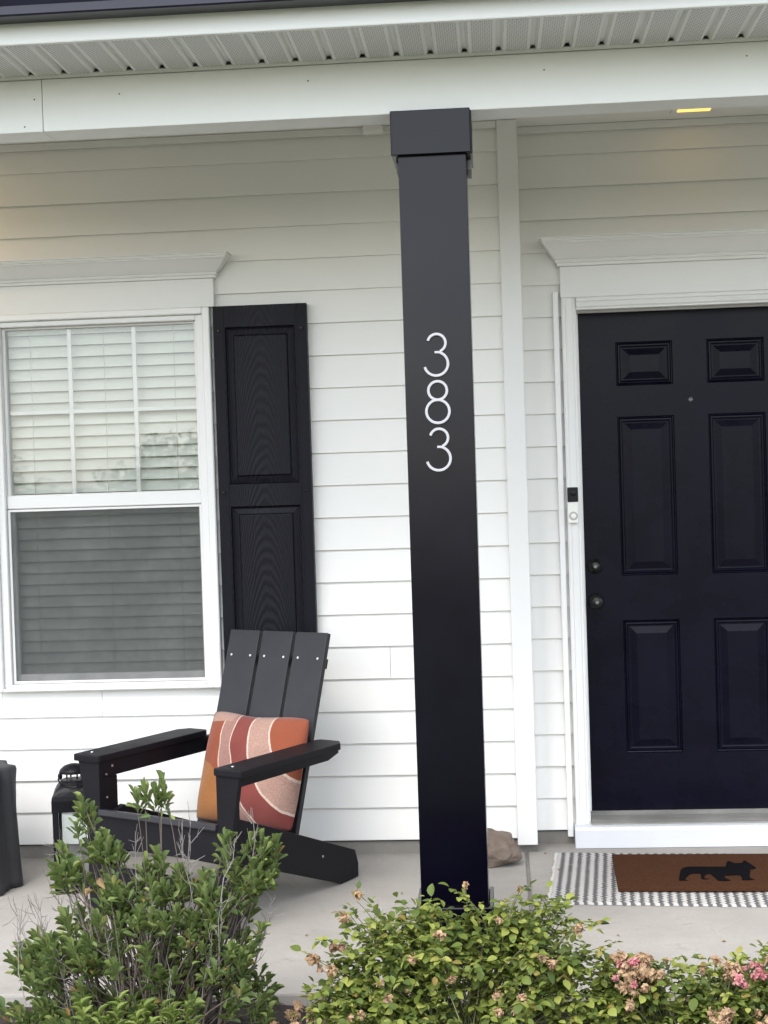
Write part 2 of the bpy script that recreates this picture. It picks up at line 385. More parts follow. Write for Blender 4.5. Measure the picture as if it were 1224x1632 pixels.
# window head and door head: flat board and crown
def crown(name, x0, x1, y, z0, h, proj):
    bm = bmesh.new()
    pr = [(.0, .0), (.010, .0), (.010, .10), (.017, .13), (.019, .20), (.016, .24), (.022, .27), (.034, .40), (.050, .60), (.062, .74), (.068, .78), (.068, .84), (.074, .86), (.074, .94), (.080, .96), (.080, 1.0)]
    ring_profile(bm, x0, x1, y+.004, y-.024, [(o*proj/.08, z0+t*h) for o, t in pr]); return finish(name, bm, 'trim_white', house)
WX0, WX1 = -2.066, -1.12
boxo('head_board', WX0, WX1, -.024, .004, 2.1675, 2.2795, 'trim_white', house, .002); crown('crown_moulding', WX0, WX1, 0, 2.28, .091, .072)
boxo('head_board', .231, 1.251, DR-.024, DR+.004, 2.1605, 2.2835, 'trim_white', house, .002); crown('crown_moulding', .231, 1.251, DR, 2.284, .107, .078)

# ------------------------------------------------------------------ window
def frame_rect(bm, x0, x1, z0, z1, wl, wr, wb, wt, y0, y1, bev=.002):
    box(bm, x0, x0+wl, y0, y1, z0, z1, bev); box(bm, x1-wr, x1, y0, y1, z0, z1, bev)
    box(bm, x0+wl, x1-wr, y0, y1, z0, z0+wb, bev); box(bm, x0+wl, x1-wr, y0, y1, z1-wt, z1, bev)
bm = bmesh.new(); frame_rect(bm, -2.046, -1.139, .674, 2.167, .030, .030, .014, .026, -.034, .10, .004); win = finish('window', bm, 'vinyl_white', house)
tag(win, 'white double hung window with closed blinds')
GX0, GX1 = -1.987, -1.200
bm = bmesh.new(); frame_rect(bm, -2.0155, -1.1695, .6885, 2.1405, .029, .030, .012, .021, -.014, .098, .003); finish('inner_frame', bm, 'vinyl_white', win)
bm = bmesh.new(); frame_rect(bm, -1.986, -1.200, 1.418, 2.119, .012, .012, .036, .008, .018, .060, .002); up = finish('upper_sash', bm, 'vinyl_white', win)
bm = bmesh.new(); frame_rect(bm, -1.986, -1.200, .7015, 1.4165, .020, .020, .034, .020, .030, .064, .002); finish('lower_sash', bm, 'vinyl_white', win)
boxo('meeting_rail', -1.985, -1.201, .004, .0175, 1.400, 1.452, 'vinyl_white', win, .003)
boxo('pane', -1.976, -1.210, .036, .042, 1.45, 2.113, 'window_glass', win); boxo('pane', -1.970, -1.216, .046, .052, .730, 1.400, 'window_glass', win)
for x in (-1.722, -1.460): boxo('muntin', x-.009, x+.009, .0435, .0515, 1.452, 2.112, 'vinyl_white', win, .002)
boxo('muntin', -1.975, -1.211, .044, .0508, 1.774, 1.790, 'vinyl_white', win, .002)
bm = bmesh.new(); frame_rect(bm, -1.984, -1.202, .703, 1.397, .010, .009, .009, .009, .0045, .012, .001); finish('screen_frame', bm, 'vinyl_white', win)
boxo('insect_screen', -1.975, -1.211, .0075, .0085, .711, 1.389, 'insect_screen', win)
bm = bmesh.new()                                      # dim room behind the window
for f in (((-3.2, .141, 0), (-3.2, 2.4, 0), (-3.2, 2.4, 2.6), (-3.2, .141, 2.6)), ((-.2, .141, 0), (-.2, .141, 2.6), (-.2, 2.4, 2.6), (-.2, 2.4, 0)), ((-3.2, 2.4, 0), (-.2, 2.4, 0), (-.2, 2.4, 2.6), (-3.2, 2.4, 2.6)),
          ((-3.2, .141, 0), (-.2, .141, 0), (-.2, 2.4, 0), (-3.2, 2.4, 0)), ((-3.2, .141, 2.6), (-3.2, 2.4, 2.6), (-.2, 2.4, 2.6), (-.2, .141, 2.6))):
    bm.faces.new([bm.verts.new(p) for p in f])
finish('room_wall', bm, 'room_wall', house)
blind = tag(empty('window_blind', (-1.593, .098, .72)), 'closed white slatted blind hanging behind the window panes', 'blind')
sl_me = None; pitch = .0456; ns = 31
th = math.radians(61)
for k in range(ns):
    if sl_me is None:
        bmm = bmesh.new(); prof = []
        for j in range(5):
            u = -.025+.05*j/4; b_ = .0035*(1-(2*j/4-1)**2); prof.append((u, b_))
        pts = [(u*math.cos(th)-b_*math.sin(th), u*math.sin(th)+b_*math.cos(th)) for u, b_ in prof] + [(u*math.cos(th)-(b_-.0022)*math.sin(th), u*math.sin(th)+(b_-.0022)*math.cos(th)) for u, b_ in prof[::-1]]
        pts = [(p[0], p[1]) for p in pts]
        extrude_poly(bmm, pts, 'x', -.412, .412)
        o = finish('slat', bmm, 'blind', blind); sl_me = o.data
    else: o = link('slat', sl_me, blind)
    o.location = (0, random.uniform(-.0008, .0008), .03+k*pitch); o.rotation_euler = (random.uniform(-.035, .035), 0, 0)
boxo('head_rail', -.415, .415, -.03, .03, 1.425, 1.475, 'blind', blind, .003); boxo('bottom_rail', -.413, .413, -.022, .022, -.012, .004, 'blind', blind, .003)
for x in (-.30, 0, .285):
    bm = bmesh.new(); tube(bm, [(x, -.0145, 0), (x, -.0145, 1.43)], [.0011, .0011], 5); finish('ladder_cord', bm, 'cord', blind)

# ------------------------------------------------------------------ shutter
SX0, SX1, SZ0, SZ1 = -1.124, -.757, .672, 2.166
bm = bmesh.new(); SP = [(SX0+.046, SX1-.047, 1.47, 2.083), (SX0+.046, SX1-.047, .755, 1.384)]
plate(bm, (SX0, SX1), (SZ0, SZ1), -.038, -.001, SP)
bmesh.ops.bevel(bm, geom=[e for e in bm.edges if all(abs(v_.co.y+.038) < 1e-6 for v_ in e.verts) and (abs(e.verts[0].co.x-e.verts[1].co.x) < 1e-6 and abs(abs(e.verts[0].co.x-(SX0+SX1)/2)-(SX1-SX0)/2) < 1e-5)], offset=.004, segments=2, affect='EDGES')
sh = finish('shutter', bm, 'shutter', house); tag(sh, 'black raised panel shutter with moulded wood grain')
for x0, x1, z0, z1 in SP:
    bm = bmesh.new(); nested(bm, x0, x1, z0, z1, -.038, [(0, .0), (.004, .010), (.010, .014), (.030, .010), (.034, .004), (.037, .003), (.040, .003)]); finish('panel', bm, 'shutter', sh)
for x in (SX0+.021, SX1-.021):
    for z in (2.07, 1.44, .78):
        bm = bmesh.new(); lathe(bm, [(.007, 0), (.0068, .003), (.004, .005)], (x, -.038, z), 'y', 10); finish('screw', bm, 'black_metal', sh)
for x in (SX0+.040, SX1-.041):                         # stile seams
    boxo('stile_bead', x-.0012, x+.0012, -.0395, -.0375, SZ0+.002, SZ1-.002, 'shutter', sh)

# ------------------------------------------------------------------ door
YD = DR+.1; DX0, DX1, DZ0, DZ1 = .284, 1.198, .112, 2.123; DC = .741
PZ = [(1.815, 1.990), (1.055, 1.692), (.340, .876)]; PX = [(.449, .674), (2*DC-.674, 2*DC-.449)]
bm = bmesh.new(); plate(bm, (DX0, DX1), (DZ0, DZ1), YD, YD+.044, [(a, b, c, d) for a, b in PX for c, d in PZ]); door = finish('door', bm, 'black_door', house)
tag(door, 'black six panel front door')
for a, b in PX:
    for c, d in PZ:
        bm = bmesh.new(); nested(bm, a, b, c, d, YD, [(0, 0), (.003, .007), (.006, .0085), (.011, .0045), (.016, .0040), (.019, .008), (.023, .0095), (.027, .0095), (.052, .0005), (.054, 0)]); finish('panel', bm, 'black_door', door)
def knob(name, z, k):
    bm = bmesh.new()
    if k: lathe(bm, [(.031, 0), (.031, .004), (.027, .010), (.014, .014), (.012, .030), (.020, .036), (.027, .046), (.0275, .056), (.022, .064), (.011, .067)], (.344, YD, z), 'y', 28)
    else: lathe(bm, [(.031, 0), (.031, .006), (.028, .013), (.020, .016), (.019, .022), (.016, .024)], (.344, YD, z), 'y', 28)
    o = finish(name, bm, ['black_metal', 'metal'], door, True)
    bm = bmesh.new(); h = .067 if k else .024; lathe(bm, [(.0075, 0), (.0075, .003), (.006, .004)], (.344, YD-h+.001, z), 'y', 16); finish('keyhole', bm, 'dull_metal', door)
knob('deadbolt', 1.096, 0); knob('door_knob', .956, 1)
bm = bmesh.new(); lathe(bm, [(.0085, 0), (.0085, .003), (.006, .0035), (.005, .001)], (DC, YD, 1.752), 'y', 18); finish('peephole', bm, 'dull_metal', door, True)
boxo('door_sweep', DX0+.002, DX1-.002, YD-.004, YD+.04, DZ0-.014, DZ0-.001, 'plastic_black', door)
# casing, jamb, sill
def casing(x_out, x_in, s):
    prof = [(0, 0), (0, -.030), (.006, -.033), (.014, -.033), (.017, -.029), (.022, -.028), (.040, -.024), (.046, -.019), (.052, -.018), (.054, -.012), (.0575, -.012), (.0575, 0)]
    return [(x_out+s*a*abs(x_in-x_out)/.0575, DR+b+.002) for a, b in prof]
bm = bmesh.new(); extrude_poly(bm, casing(.2335, .291, 1), 'z', .0845, 2.1595); finish('door_casing', bm, 'trim_white', house)
bm = bmesh.new(); extrude_poly(bm, casing(1.2485, 1.191, -1), 'z', .0845, 2.1595); finish('door_casing', bm, 'trim_white', house)
bm = bmesh.new(); prof = [(DR+.002, 2.1595), (DR-.028, 2.1595), (DR-.031, 2.153), (DR-.031, 2.146), (DR-.026, 2.142), (DR-.022, 2.126), (DR-.016, 2.120), (DR-.015, 2.114), (DR-.010, 2.112), (DR+.002, 2.112)]
extrude_poly(bm, prof, 'x', .2915, 1.1905); finish('door_casing', bm, 'trim_white', house)
bm = bmesh.new(); box(bm, .2375, .2925, DR+.0025, YD+.1, .0845, 2.1485); box(bm, 1.1895, 1.2465, DR+.0025, YD+.1, .0845, 2.1485); box(bm, .2926, 1.1894, DR+.0025, YD+.1, 2.116, 2.1485)
box(bm, .2926, .3025, YD-.014, YD-.002, .112, 2.116); box(bm, 1.1795, 1.1894, YD-.014, YD-.002, .112, 2.116); box(bm, .3026, 1.1794, YD-.014, YD-.002, 2.110, 2.116)
finish('door_jamb', bm, 'trim_white', house)
boxo('casing_strip', .2005, .2225, DR-.020, DR+.004, .034, 2.186, 'vinyl_white', house, .002); boxo('casing_strip', 1.2595, 1.2815, DR-.020, DR+.004, .034, 2.186, 'vinyl_white', house, .002)
bm = bmesh.new(); extrude_poly(bm, [(.05, .002), (.05, .072), (.054, .082), (.062, .084), (DR+.13, .084), (DR+.13, .002)], 'x', .2265, 1.2555); finish('door_sill', bm, 'sill_paint', house)
bm = bmesh.new(); extrude_poly(bm, [(.088, .0842), (.088, .090), (.120, .096), (.190, .100), (YD-.006, .110), (YD+.05, .110), (YD+.05, .0842)], 'x', .2935, 1.1885); finish('threshold', bm, 'grey_threshold', house)
boxo('door_backing', .25, 1.23, YD+.06, YD+.08, .05, 2.145, 'room_wall', house)

# ------------------------------------------------------------------ porch roof: ceiling, beam, soffit, fascia, gutter, roof
BY0, BY1, BZ0, BZ1 = -1.29, -1.165, 2.567, 2.726
boxo('ceiling', XL, XR, BY1+.001, DR+.13, CEIL, CEIL+.02, 'ceiling_white', house)
for x0, x1 in ((XL, -1.3925), (-1.391, XR)):
    bm = bmesh.new(); box(bm, x0, x1, BY0, BY1, BZ0, BZ1, .003, 0, 2); bo = finish('beam', bm, 'beam_white', house)
    xs = [x0+.1] if x0 > -2 else [x1-.05]
    for nx in ((-1.165, -.58, .12, .72, 1.3) if x0 > -2 else (-1.43, -2.2)):
        for nz in ((2.685,) if x0 > -2 else (2.67, 2.60)):
            bm = bmesh.new(); lathe(bm, [(.0028, 0), (.0026, .0008), (.001, .001)], (nx+random.uniform(-.02, .02), BY0, nz+random.uniform(-.02, .012)), 'y', 8); finish('nail', bm, 'cap_grey', bo)
boxo('beam_backing', XL, XR, BY1-.03, BY1-.001, BZ1+.001, CEIL+.015, 'trim_white', house)
SZ = 2.735; SY0 = -1.605
sof = boxo('soffit', XL, XR, SY0+.004, BY0+.06, SZ+.075, SZ+.085, 'roofing', house)       # dark decking above the vented panels
bm = bmesh.new(); SW = .1016
pr = [(0, 0), (.074, 0), (.080, .004), (.084, .013), (.094, .013), (.098, .004), (SW-.0006, .0)]
A = [bm.verts.new((x, SY0+.003, SZ+z)) for x, z in pr]; B = [bm.verts.new((x, BY0-.0085, SZ+z)) for x, z in pr]
for i in range(len(pr)-1): bm.faces.new((A[i], B[i], B[i+1], A[i+1]))
first = None; x = -1.521-15*SW-.0895; k = 0
while x < 1.9:
    if first is None: o = finish('soffit_panel', bm, 'soffit', sof); first = o.data
    else: o = link('soffit_panel', first, sof)
    o.location = (x, 0, random.uniform(-.0006, .0006)); x += SW; k += 1
bm = bmesh.new(); extrude_poly(bm, [(BY0-.001, 2.7265), (BY0-.009, 2.7265), (BY0-.009, 2.738), (BY0-.0075, 2.738), (BY0-.0075, 2.7285), (BY0-.001, 2.7285)], 'x', XL, XR); finish('soffit_channel', bm, 'vinyl_white', house)
bm = bmesh.new(); extrude_poly(bm, [(SY0, SZ-.001), (SY0-.022, SZ-.003), (SY0-.0235, SZ+.0), (SY0-.0225, 2.92), (SY0, 2.92)], 'x', XL, XR); finish('fascia', bm, 'beam_white', house)
bm = bmesh.new(); G = SY0-.0245
extrude_poly(bm, [(G, 2.790), (G-.078, 2.786), (G-.083, 2.790), (G-.085, 2.812), (G-.096, 2.832), (G-.112, 2.852), (G-.116, 2.885), (G-.122, 2.885), (G-.122, 2.898), (G-.108, 2.898), (G-.108, 2.89), (G-.108, 2.855), (G-.09, 2.834), (G-.08, 2.814), (G-.078, 2.794), (G-.004, 2.797), (G-.004, 2.90), (G, 2.90)], 'x', XL, XR)
finish('gutter', bm, 'gutter', house)
bm = bmesh.new(); extrude_poly(bm, [(SY0-.06, 2.915), (SY0-.06, 2.94), (4.0, 4.8), (4.0, 4.7)], 'x', XL-.2, XR+.2); finish('roof', bm, 'roofing', house)

# ------------------------------------------------------------------ column
CX0, CX1, CY0, CY1 = -.3075, -.1035, -1.30, -1.098
bm = bmesh.new(); box(bm, CX0, CX1, CY0, CY1, .002, 2.566, .003, 0, 2); colm = finish('column', bm, 'black_column', house); tag(colm, 'square black porch column')
bm = bmesh.new(); box(bm, CX0-.0195, CX1+.015, CY0-.019, CY0-.001, 2.437, 2.569, .002); box(bm, CX0-.0185, CX0-.0005, CY0-.0005, CY1+.019, 2.437, 2.5665, .002); box(bm, CX1+.0005, CX1+.019, CY0-.0005, CY1+.019, 2.437, 2.5665, .002)
finish('cap', bm, 'black_column', colm)
bm = bmesh.new(); box(bm, CX0-.011, CX0-.0006, CY0+.08, CY1+.016, 2.408, 2.4365, .002); box(bm, CX1+.0006, CX1+.0135, CY0+.08, CY1+.016, 2.404, 2.4365, .002); finish('cap_backing', bm, 'cap_grey', colm)
bm = bmesh.new(); box(bm, CX0-.016, CX1+.013, CY0-.017, CY0-.0008, .002, .172, .003); box(bm, CX0-.016, CX0-.0006, CY0-.0004, CY1+.016, .002, .172, .003); box(bm, CX1+.0006, CX1+.015, CY0-.0004, CY1+.016, .002, .172, .003)
finish('base', bm, 'black_column', colm)

# house digits
def stroke(bm, pts, w_, y0, y1, closed=False):
    n = len(pts); rows = []
    for i, p in enumerate(pts):
        a = pts[(i-1) % n] if closed or i else pts[0]; b = pts[(i+1) % n] if closed or i < n-1 else pts[-1]
        d = Vector((b[0]-a[0], b[1]-a[1])).normalized(); nn = Vector((-d.y, d.x))*w_/2
        c = .3*w_
        rows.append([bm.verts.new((p[0]+nn.x*s, y, p[1]+nn.y*s)) for s, y in ((1, y1), (1, y0+c*.4), (.7, y0), (-.7, y0), (-1, y0+c*.4), (-1, y1))])
    for i in range(n if closed else n-1):
        A, B = rows[i], rows[(i+1) % n]
        for k in range(6): f = bm.faces.new((A[k], A[(k+1) % 6], B[(k+1) % 6], B[k]))
    if not closed: bm.faces.new(rows[0]); bm.faces.new(rows[-1][::-1])
def arc(cx, cz, r, a0, a1, n=22): return [(cx+r*math.cos(math.radians(a0+(a1-a0)*i/n)), cz+r*math.sin(math.radians(a0+(a1-a0)*i/n))) for i in range(n+1)]
YN = CY0-.007
def digit(ch, cx, z0, label):
    bm = bmesh.new(); w_ = .0080
    if ch == '3':
        stroke(bm, arc(cx+.003, z0+.0998, .0268, 163, -68) , w_, YN-.008, YN)
        stroke(bm, arc(cx, z0+.0378, .0355, 72, -166), w_, YN-.0083, YN-.0002)
        stroke(bm, [(cx-.0035, z0+.0725), (cx+.013, z0+.0722)], w_*.92, YN-.0058, YN-.0003)
        pins = ((cx+.012, z0+.0726), (cx, z0+.0025))
    else:
        stroke(bm, arc(cx+.001, z0+.1002, .0277, 0, 360, 40)[:-1], w_, YN-.008, YN, True)
        stroke(bm, arc(cx, z0+.0378, .0345, 0, 360, 40)[:-1], w_, YN-.0083, YN-.0002, True)
        pins = ((cx+.001, z0+.128), (cx, z0+.0032))
    for px, pz in pins: cyl(bm, (px, YN-.001, pz), (px, CY0+.001, pz), .002, n=8)
    bmesh.ops.recalc_face_normals(bm, faces=bm.faces)
    tag(finish('house_digit', bm, 'digit'), label, 'house number', 'house number digits on the column')
digit('3', -.2115, 1.7740, 'pale metal digit 3 at the top of the column number')
digit('8', -.2105, 1.6315, 'pale metal digit 8 in the middle of the column number')
digit('3', -.2125, 1.4905, 'pale metal digit 3 at the bottom of the column number')

# doorbell
bell = tag(empty('doorbell', (.2555, DR-.031, 1.277)), 'small black and white video doorbell on the door casing', 'doorbell')
bm = bmesh.new(); lathe(bm, [(.0165, 0), (.0165, .0012), (.0148, .0014)], (.001, -.016, .028), 'y', 24); finish('button_ring', bm, 'cap_grey', bell, True)
boxo('body', -.0205, .0205, -.016, .006, 0, .140, 'plastic_white', bell, .004, 2)
boxo('camera_face', -.021, .021, -.020, -.0155, .083, .1405, 'plastic_black', bell, .004, 2)
bm = bmesh.new(); lathe(bm, [(.012, 0), (.012, .002), (.010, .003), (.006, .0022), (.004, .003)], (.001, -.020, .117), 'y', 20); finish('lens', bm, 'plastic_black', bell, True)
bm = bmesh.new(); lathe(bm, [(.0145, 0), (.0145, .0015), (.0128, .002), (.0125, .0012), (.011, .0012), (.009, .0022)], (.001, -.016, .028), 'y', 24); finish('button', bm, 'plastic_white', bell, True)

# recessed porch lights in the ceiling
def downlight(x, y, label, en):
    r = tag(empty('recessed_light', (x, y, CEIL)), label, 'ceiling light', 'recessed lights in the porch ceiling')
    bm = bmesh.new(); frame_rect_z = [(-.085, -.062, -.085, .085), (.062, .085, -.085, .085), (-.062, .062, -.085, -.062), (-.062, .062, .062, .085)]
    for a, b, c, d in frame_rect_z: box(bm, a, b, c, d, -.006, -.0005, .001)
    finish('trim_ring', bm, 'vinyl_white', r); boxo('lens', -.0615, .0615, -.0615, .0615, -.008, -.001, 'lamp_lens', r)
    ld = bpy.data.lights.new('lamp_glow', 'AREA'); ld.shape = 'SQUARE'; ld.size = .11; ld.energy = en; ld.color = (1, .66, .34)
    lo = bpy.data.objects.new('lamp_glow', ld); COL.objects.link(lo); lo.parent = r; lo.location = (0, 0, -.012)
downlight(.748, -.082, 'small lit yellow ceiling light above the front door', .005)
downlight(-2.45, -.42, 'lit ceiling light at the window end of the porch', .8)
boxo_cov = bmesh.new(); box(boxo_cov, -.04, .04, -.05, -.0, -.034, 0, .012, 0, 3)
cv = finish('wall_cover', boxo_cov, 'trim_white', None, True, (-.475, -.0125, CEIL-.003)); tag(cv, 'small white cover at the top of the wall left of the column', 'cover')

# ------------------------------------------------------------------ adirondack chair
CH = tag(empty('adirondack_chair', (-1.211, -.894, 0), -math.radians(29.07)), 'black slatted adirondack chair on the porch beneath the window', 'chair')
def part(name, fn, mat='chair_black', parent=None, smooth=False):
    bm = bmesh.new(); fn(bm); return finish(name, bm, mat, parent or CH, smooth)
def bevel_all(bm, off=.003, seg=2):
    bmesh.ops.bevel(bm, geom=list(bm.edges), offset=off, segments=seg, affect='EDGES', profile=.6)
back_y = lambda z: .700-.34*(.918-z)
def screw(p, axis, parent, r=.0052):
    bm = bmesh.new(); d = Vector(axis); p = Vector(p); cyl(bm, p-d*.001, p+d*.002, r, r*.8, 12); finish('screw', bm, 'metal', parent)
bn = Vector((0, -1, .34)).normalized(); bd = Vector((0, .34, 1)).normalized()
for i in range(3):                                    # back slats
    x0 = -.2275+i*.1565
    def f(bm):
        for sx in (0,):
            vs_ = []
            for x in (x0, x0+.142):
                for s, t in ((0, 0), (.022, 0), (0, 1), (.022, 1)):
                    z = .20 if t == 0 else .918
                    p = Vector((x, back_y(z), z)) - bn*s; vs_.append(bm.verts.new(p))
            for q in ((0, 1, 3, 2), (4, 6, 7, 5), (0, 4, 5, 1), (2, 3, 7, 6), (0, 2, 6, 4), (1, 5, 7, 3)): bm.faces.new([vs_[k] for k in q])
        bmesh.ops.recalc_face_normals(bm, faces=bm.faces); bevel_all(bm, .003)
    o = part('back_slat', f, 'chair_slat')
    for xx in (x0+.026, x0+.116): screw(Vector((xx, back_y(.826), .826)), bn, o)
def bar_on_back(z, h, x0, x1, t):
    def f(bm):
        vs_ = []
        for x in (x0, x1):
            for s in (.0225, .0225+t):
                for u in (-h/2, h/2): vs_.append(bm.verts.new(Vector((x, back_y(z), z))-bn*s+bd*u))
        for q in ((0, 1, 3, 2), (4, 6, 7, 5), (0, 4, 5, 1), (2, 3, 7, 6), (0, 2, 6, 4), (1, 5, 7, 3)): bm.faces.new([vs_[k] for k in q])
        bmesh.ops.recalc_face_normals(bm, faces=bm.faces); bevel_all(bm, .002)
    return f
part('back_rail', bar_on_back(.815, .036, -.222, .219, .020)); part('back_rail', bar_on_back(.500, .045, -.2615, .2615, .024)); part('back_rail', bar_on_back(.255, .05, -.21, .21, .022))
for s in (-1, 1):
    def arm(bm):
        a, b = s*.316-.062, s*.316+.062
        pts = [(a+.006, 0), (a, .008)] + [(a, .57), (a+.012, .588), (b-.012, .588), (b, .57)] + [(b, .008), (b-.006, 0)]
        if s > 0: pts[5] = (b, .55); pts[4] = (b-.03, .588)
        else: pts[2] = (a, .55); pts[3] = (a+.03, .588)
        pts = [(p[0], p[1]-.004) for p in pts]
        extrude_poly(bm, pts, 'z', .526, .550); bevel_all(bm, .004)
    ar = part('arm', arm); screw((s*.316-.02, .05, .55), (0, 0, 1), ar, .006)
    xo = sorted((s*.262, s*.284))
    def rail(bm):
        extrude_poly(bm, [(.0245, .4705), (.60, .4705), (.665, .488), (.665, .520), (.655, .5255), (.0245, .5255)], 'x', *xo); bevel_all(bm, .002)
    rl = part('arm_rail', rail); screw((xo[1], .635, .505), (1, 0, 0), rl); screw((xo[1], .07, .505), (1, 0, 0), rl)
    def leg(bm):                                      # face board (tapered gusset) and side board
        i_, o_t, o_b = s*.262, s*.358, s*.326
        extrude_poly(bm, [(i_, .0), (i_, .5255), (o_t, .5255), (o_b, .36), (o_b, .0)], 'y', .004, .024)
        xs = sorted((s*.262, s*.284)); extrude_poly(bm, [(.0245, 0), (.0245, .4695), (.092, .4695), (.092, .10), (.075, 0)], 'x', *xs)
    lg = part('front_leg', leg)
    for z in (.48, .40): screw((max(s*.262, s*.284), .040, z), (1, 0, 0), lg, .0042)
    def stringer(bm):
        xs = sorted((s*.2365, s*.2605))
        extrude_poly(bm, [(.028, .19), (.028, .335), (.05, .350), (.10, .366), (.288, .296), (.784, .106), (.802, .052), (.800, .004), (.695, .0), (.28, .151), (.12, .196), (.07, .17)], 'x', *xs); bevel_all(bm, .0025)
    st = part('back_leg', stringer)
    for y, z in ((.10, .285), (.58, .128), (.30, .22)): screw((max(s*.2365, s*.2605), y, z), (1, 0, 0), st)
def apron(bm): box(bm, -.2615, .2615, .004, .0265, .237, .343, .003, 0, 2)
ap = part('apron', apron)
for x in (-.245, .245): screw((x, .004, .30), (0, -1, 0), ap)
def low(bm): box(bm, -.2615, .2615, .006, .026, .095, .168, .003, 0, 2)
part('stretcher', low)
sa = Vector((0, 1, -.383)).normalized(); sn = Vector((0, .383, 1)).normalized()
for k in range(5):                                    # seat slats sloping back
    p0 = Vector((0, .0, .3665)) + (sa*(.030+.0895*k) if k else Vector((0, -.006, -.0)))
    ln = .083 if k else .034
    def f(bm):
        vs_ = []
        ax = sa if k else Vector((0, 1, -.15)).normalized(); nn = sn if k else Vector((0, .15, 1)).normalized()
        for x in ((-.2361, .2361) if k else (-.2618, .2618)):
            for a in (0, ln):
                for t in (-.020, 0): vs_.append(bm.verts.new(Vector((x, 0, 0))+p0+ax*a+nn*t))
        for q in ((0, 1, 3, 2), (4, 6, 7, 5), (0, 4, 5, 1), (2, 3, 7, 6), (0, 2, 6, 4), (1, 5, 7, 3)): bm.faces.new([vs_[j] for j in q])
        bmesh.ops.recalc_face_normals(bm, faces=bm.faces); bevel_all(bm, .003)
    part('seat_slat', f, 'chair_slat')

# ------------------------------------------------------------------ throw pillow
def pillow_mat():
    m, t, b = nodes_of('pillow'); tc = N(t, 'ShaderNodeTexCoord'); sx = N(t, 'ShaderNodeSeparateXYZ'); t.links.new(tc.outputs['Object'], sx.inputs[0])
    wv = math_(t, 'MULTIPLY_ADD', noise(t, mapping(t, (9, 9, 9)), 1, 2), .10, -.05)
    s = math_(t, 'DIVIDE', sx.outputs[0], .225); u = math_(t, 'DIVIDE', sx.outputs[2], .20)
    dx = math_(t, 'MULTIPLY', math_(t, 'SUBTRACT', 1.05, s), 1.62); dy = math_(t, 'SUBTRACT', 1.02, u)
    d = math_(t, 'ADD', math_(t, 'SQRT', math_(t, 'ADD', math_(t, 'MULTIPLY', dx, dx), math_(t, 'MULTIPLY', dy, dy))), wv)
    cream = lin(205, 186, 172); orange = lin(138, 70, 46); mauve = lin(150, 116, 108); red = lin(118, 52, 50); rust = lin(134, 66, 42); must = lin(152, 100, 48); beige = lin(166, 136, 124)
    fac = math_(t, 'DIVIDE', d, 4)
    def st(v_): return v_/4
    W = .022
    c = ramp(t, fac, [(0, orange), (st(1.12), cream), (st(1.12)+W*.5, beige), (st(1.70), cream), (st(1.70)+W*.5, red), (st(2.24), cream), (st(2.24)+W*.45, mauve), (st(2.62), cream), (st(2.62)+W*.4, rust)], 'CONSTANT')
    low = math_(t, 'LESS_THAN', math_(t, 'ADD', u, math_(t, 'MULTIPLY', math_(t, 'ADD', s, .9), math_(t, 'ADD', s, .9))), .06)
    far = math_(t, 'GREATER_THAN', d, 2.66)
    c = mixc(t, math_(t, 'MULTIPLY', low, far), c, must)
    top = math_(t, 'MULTIPLY', math_(t, 'GREATER_THAN', math_(t, 'ADD', u, math_(t, 'MULTIPLY', s, -.06)), .84), math_(t, 'LESS_THAN', s, -.42)); c = mixc(t, top, c, beige)
    f = noise(t, mapping(t, (1, 1, 1)), 150, 4, .8); f2 = noise(t, mapping(t, (1, 1, 1)), 30, 5, .75)
    c = mixc(t, math_(t, 'MULTIPLY', ramp(t, f, [(.35, (1, 1, 1)), (.7, (0, 0, 0))]), .5), c, (.12, .065, .05), 'MIX')
    c = mixc(t, math_(t, 'MULTIPLY', f2, .25), c, (.75, .6, .5), 'MULTIPLY')
    t.links.new(c, b.inputs['Base Color']); b.inputs['Roughness'].default_value = .95; b.inputs['Specular IOR Level'].default_value = .1
    b.inputs['Sheen Weight'].default_value = .15
    bump(t, b, f, .6, .002); MATS['pillow'] = m
pillow_mat()
def pillow():
    n = 36; bm = bmesh.new(); G = [[], []]
    for side, sg in ((0, -1), (1, 1)):
        for i in range(n+1):
            row = []
            for j in range(n+1):
                s = 2*i/n-1; t = 2*j/n-1
                cr = 1-.055*(abs(s)*abs(t))**5; pin = (1-.022*(1-s*s)*abs(t)**3)*cr; pin2 = (1-.03*(1-t*t)*abs(s)**3)*cr
                h = .070*max(0, (1-abs(s)**2.4))**.6*max(0, (1-abs(t)**2.4))**.6
                wr = (.006*math.sin(6*s+4*t)*math.sin(5*t-2*s)+.004*math.sin(11*s-7*t+1))*(1-s*s)*(1-t*t)
                sag = -.012*math.exp(-((s+.1)/.5)**2)*(t > 0)*t*t
                row.append(bm.verts.new((s*.226*pin2, sg*(h+wr)+.004*math.sin(3*s), t*.205*pin+sag)))
            G[side].append(row)
        for i in range(n):
            for j in range(n):
                q = (G[side][i][j], G[side][i+1][j], G[side][i+1][j+1], G[side][i][j+1]); bm.faces.new(q if side == 0 else q[::-1])
    bmesh.ops.remove_doubles(bm, verts=bm.verts, dist=.0004)
    o = finish('throw_pillow', bm, 'pillow', None, True)
    base = CH.matrix_basis if False else Matrix.Translation((-1.211, -.894, 0)) @ Matrix.Rotation(-math.radians(29.07), 4, 'Z')
    o.matrix_world = base @ Matrix.Translation((.044, .462, .444)) @ Matrix.Rotation(math.radians(.4), 4, 'Y') @ Matrix.Rotation(-math.radians(18.5), 4, 'X')
    tag(o, 'square throw pillow with curved rust, mauve and mustard bands on the chair', 'pillow')
pillow()

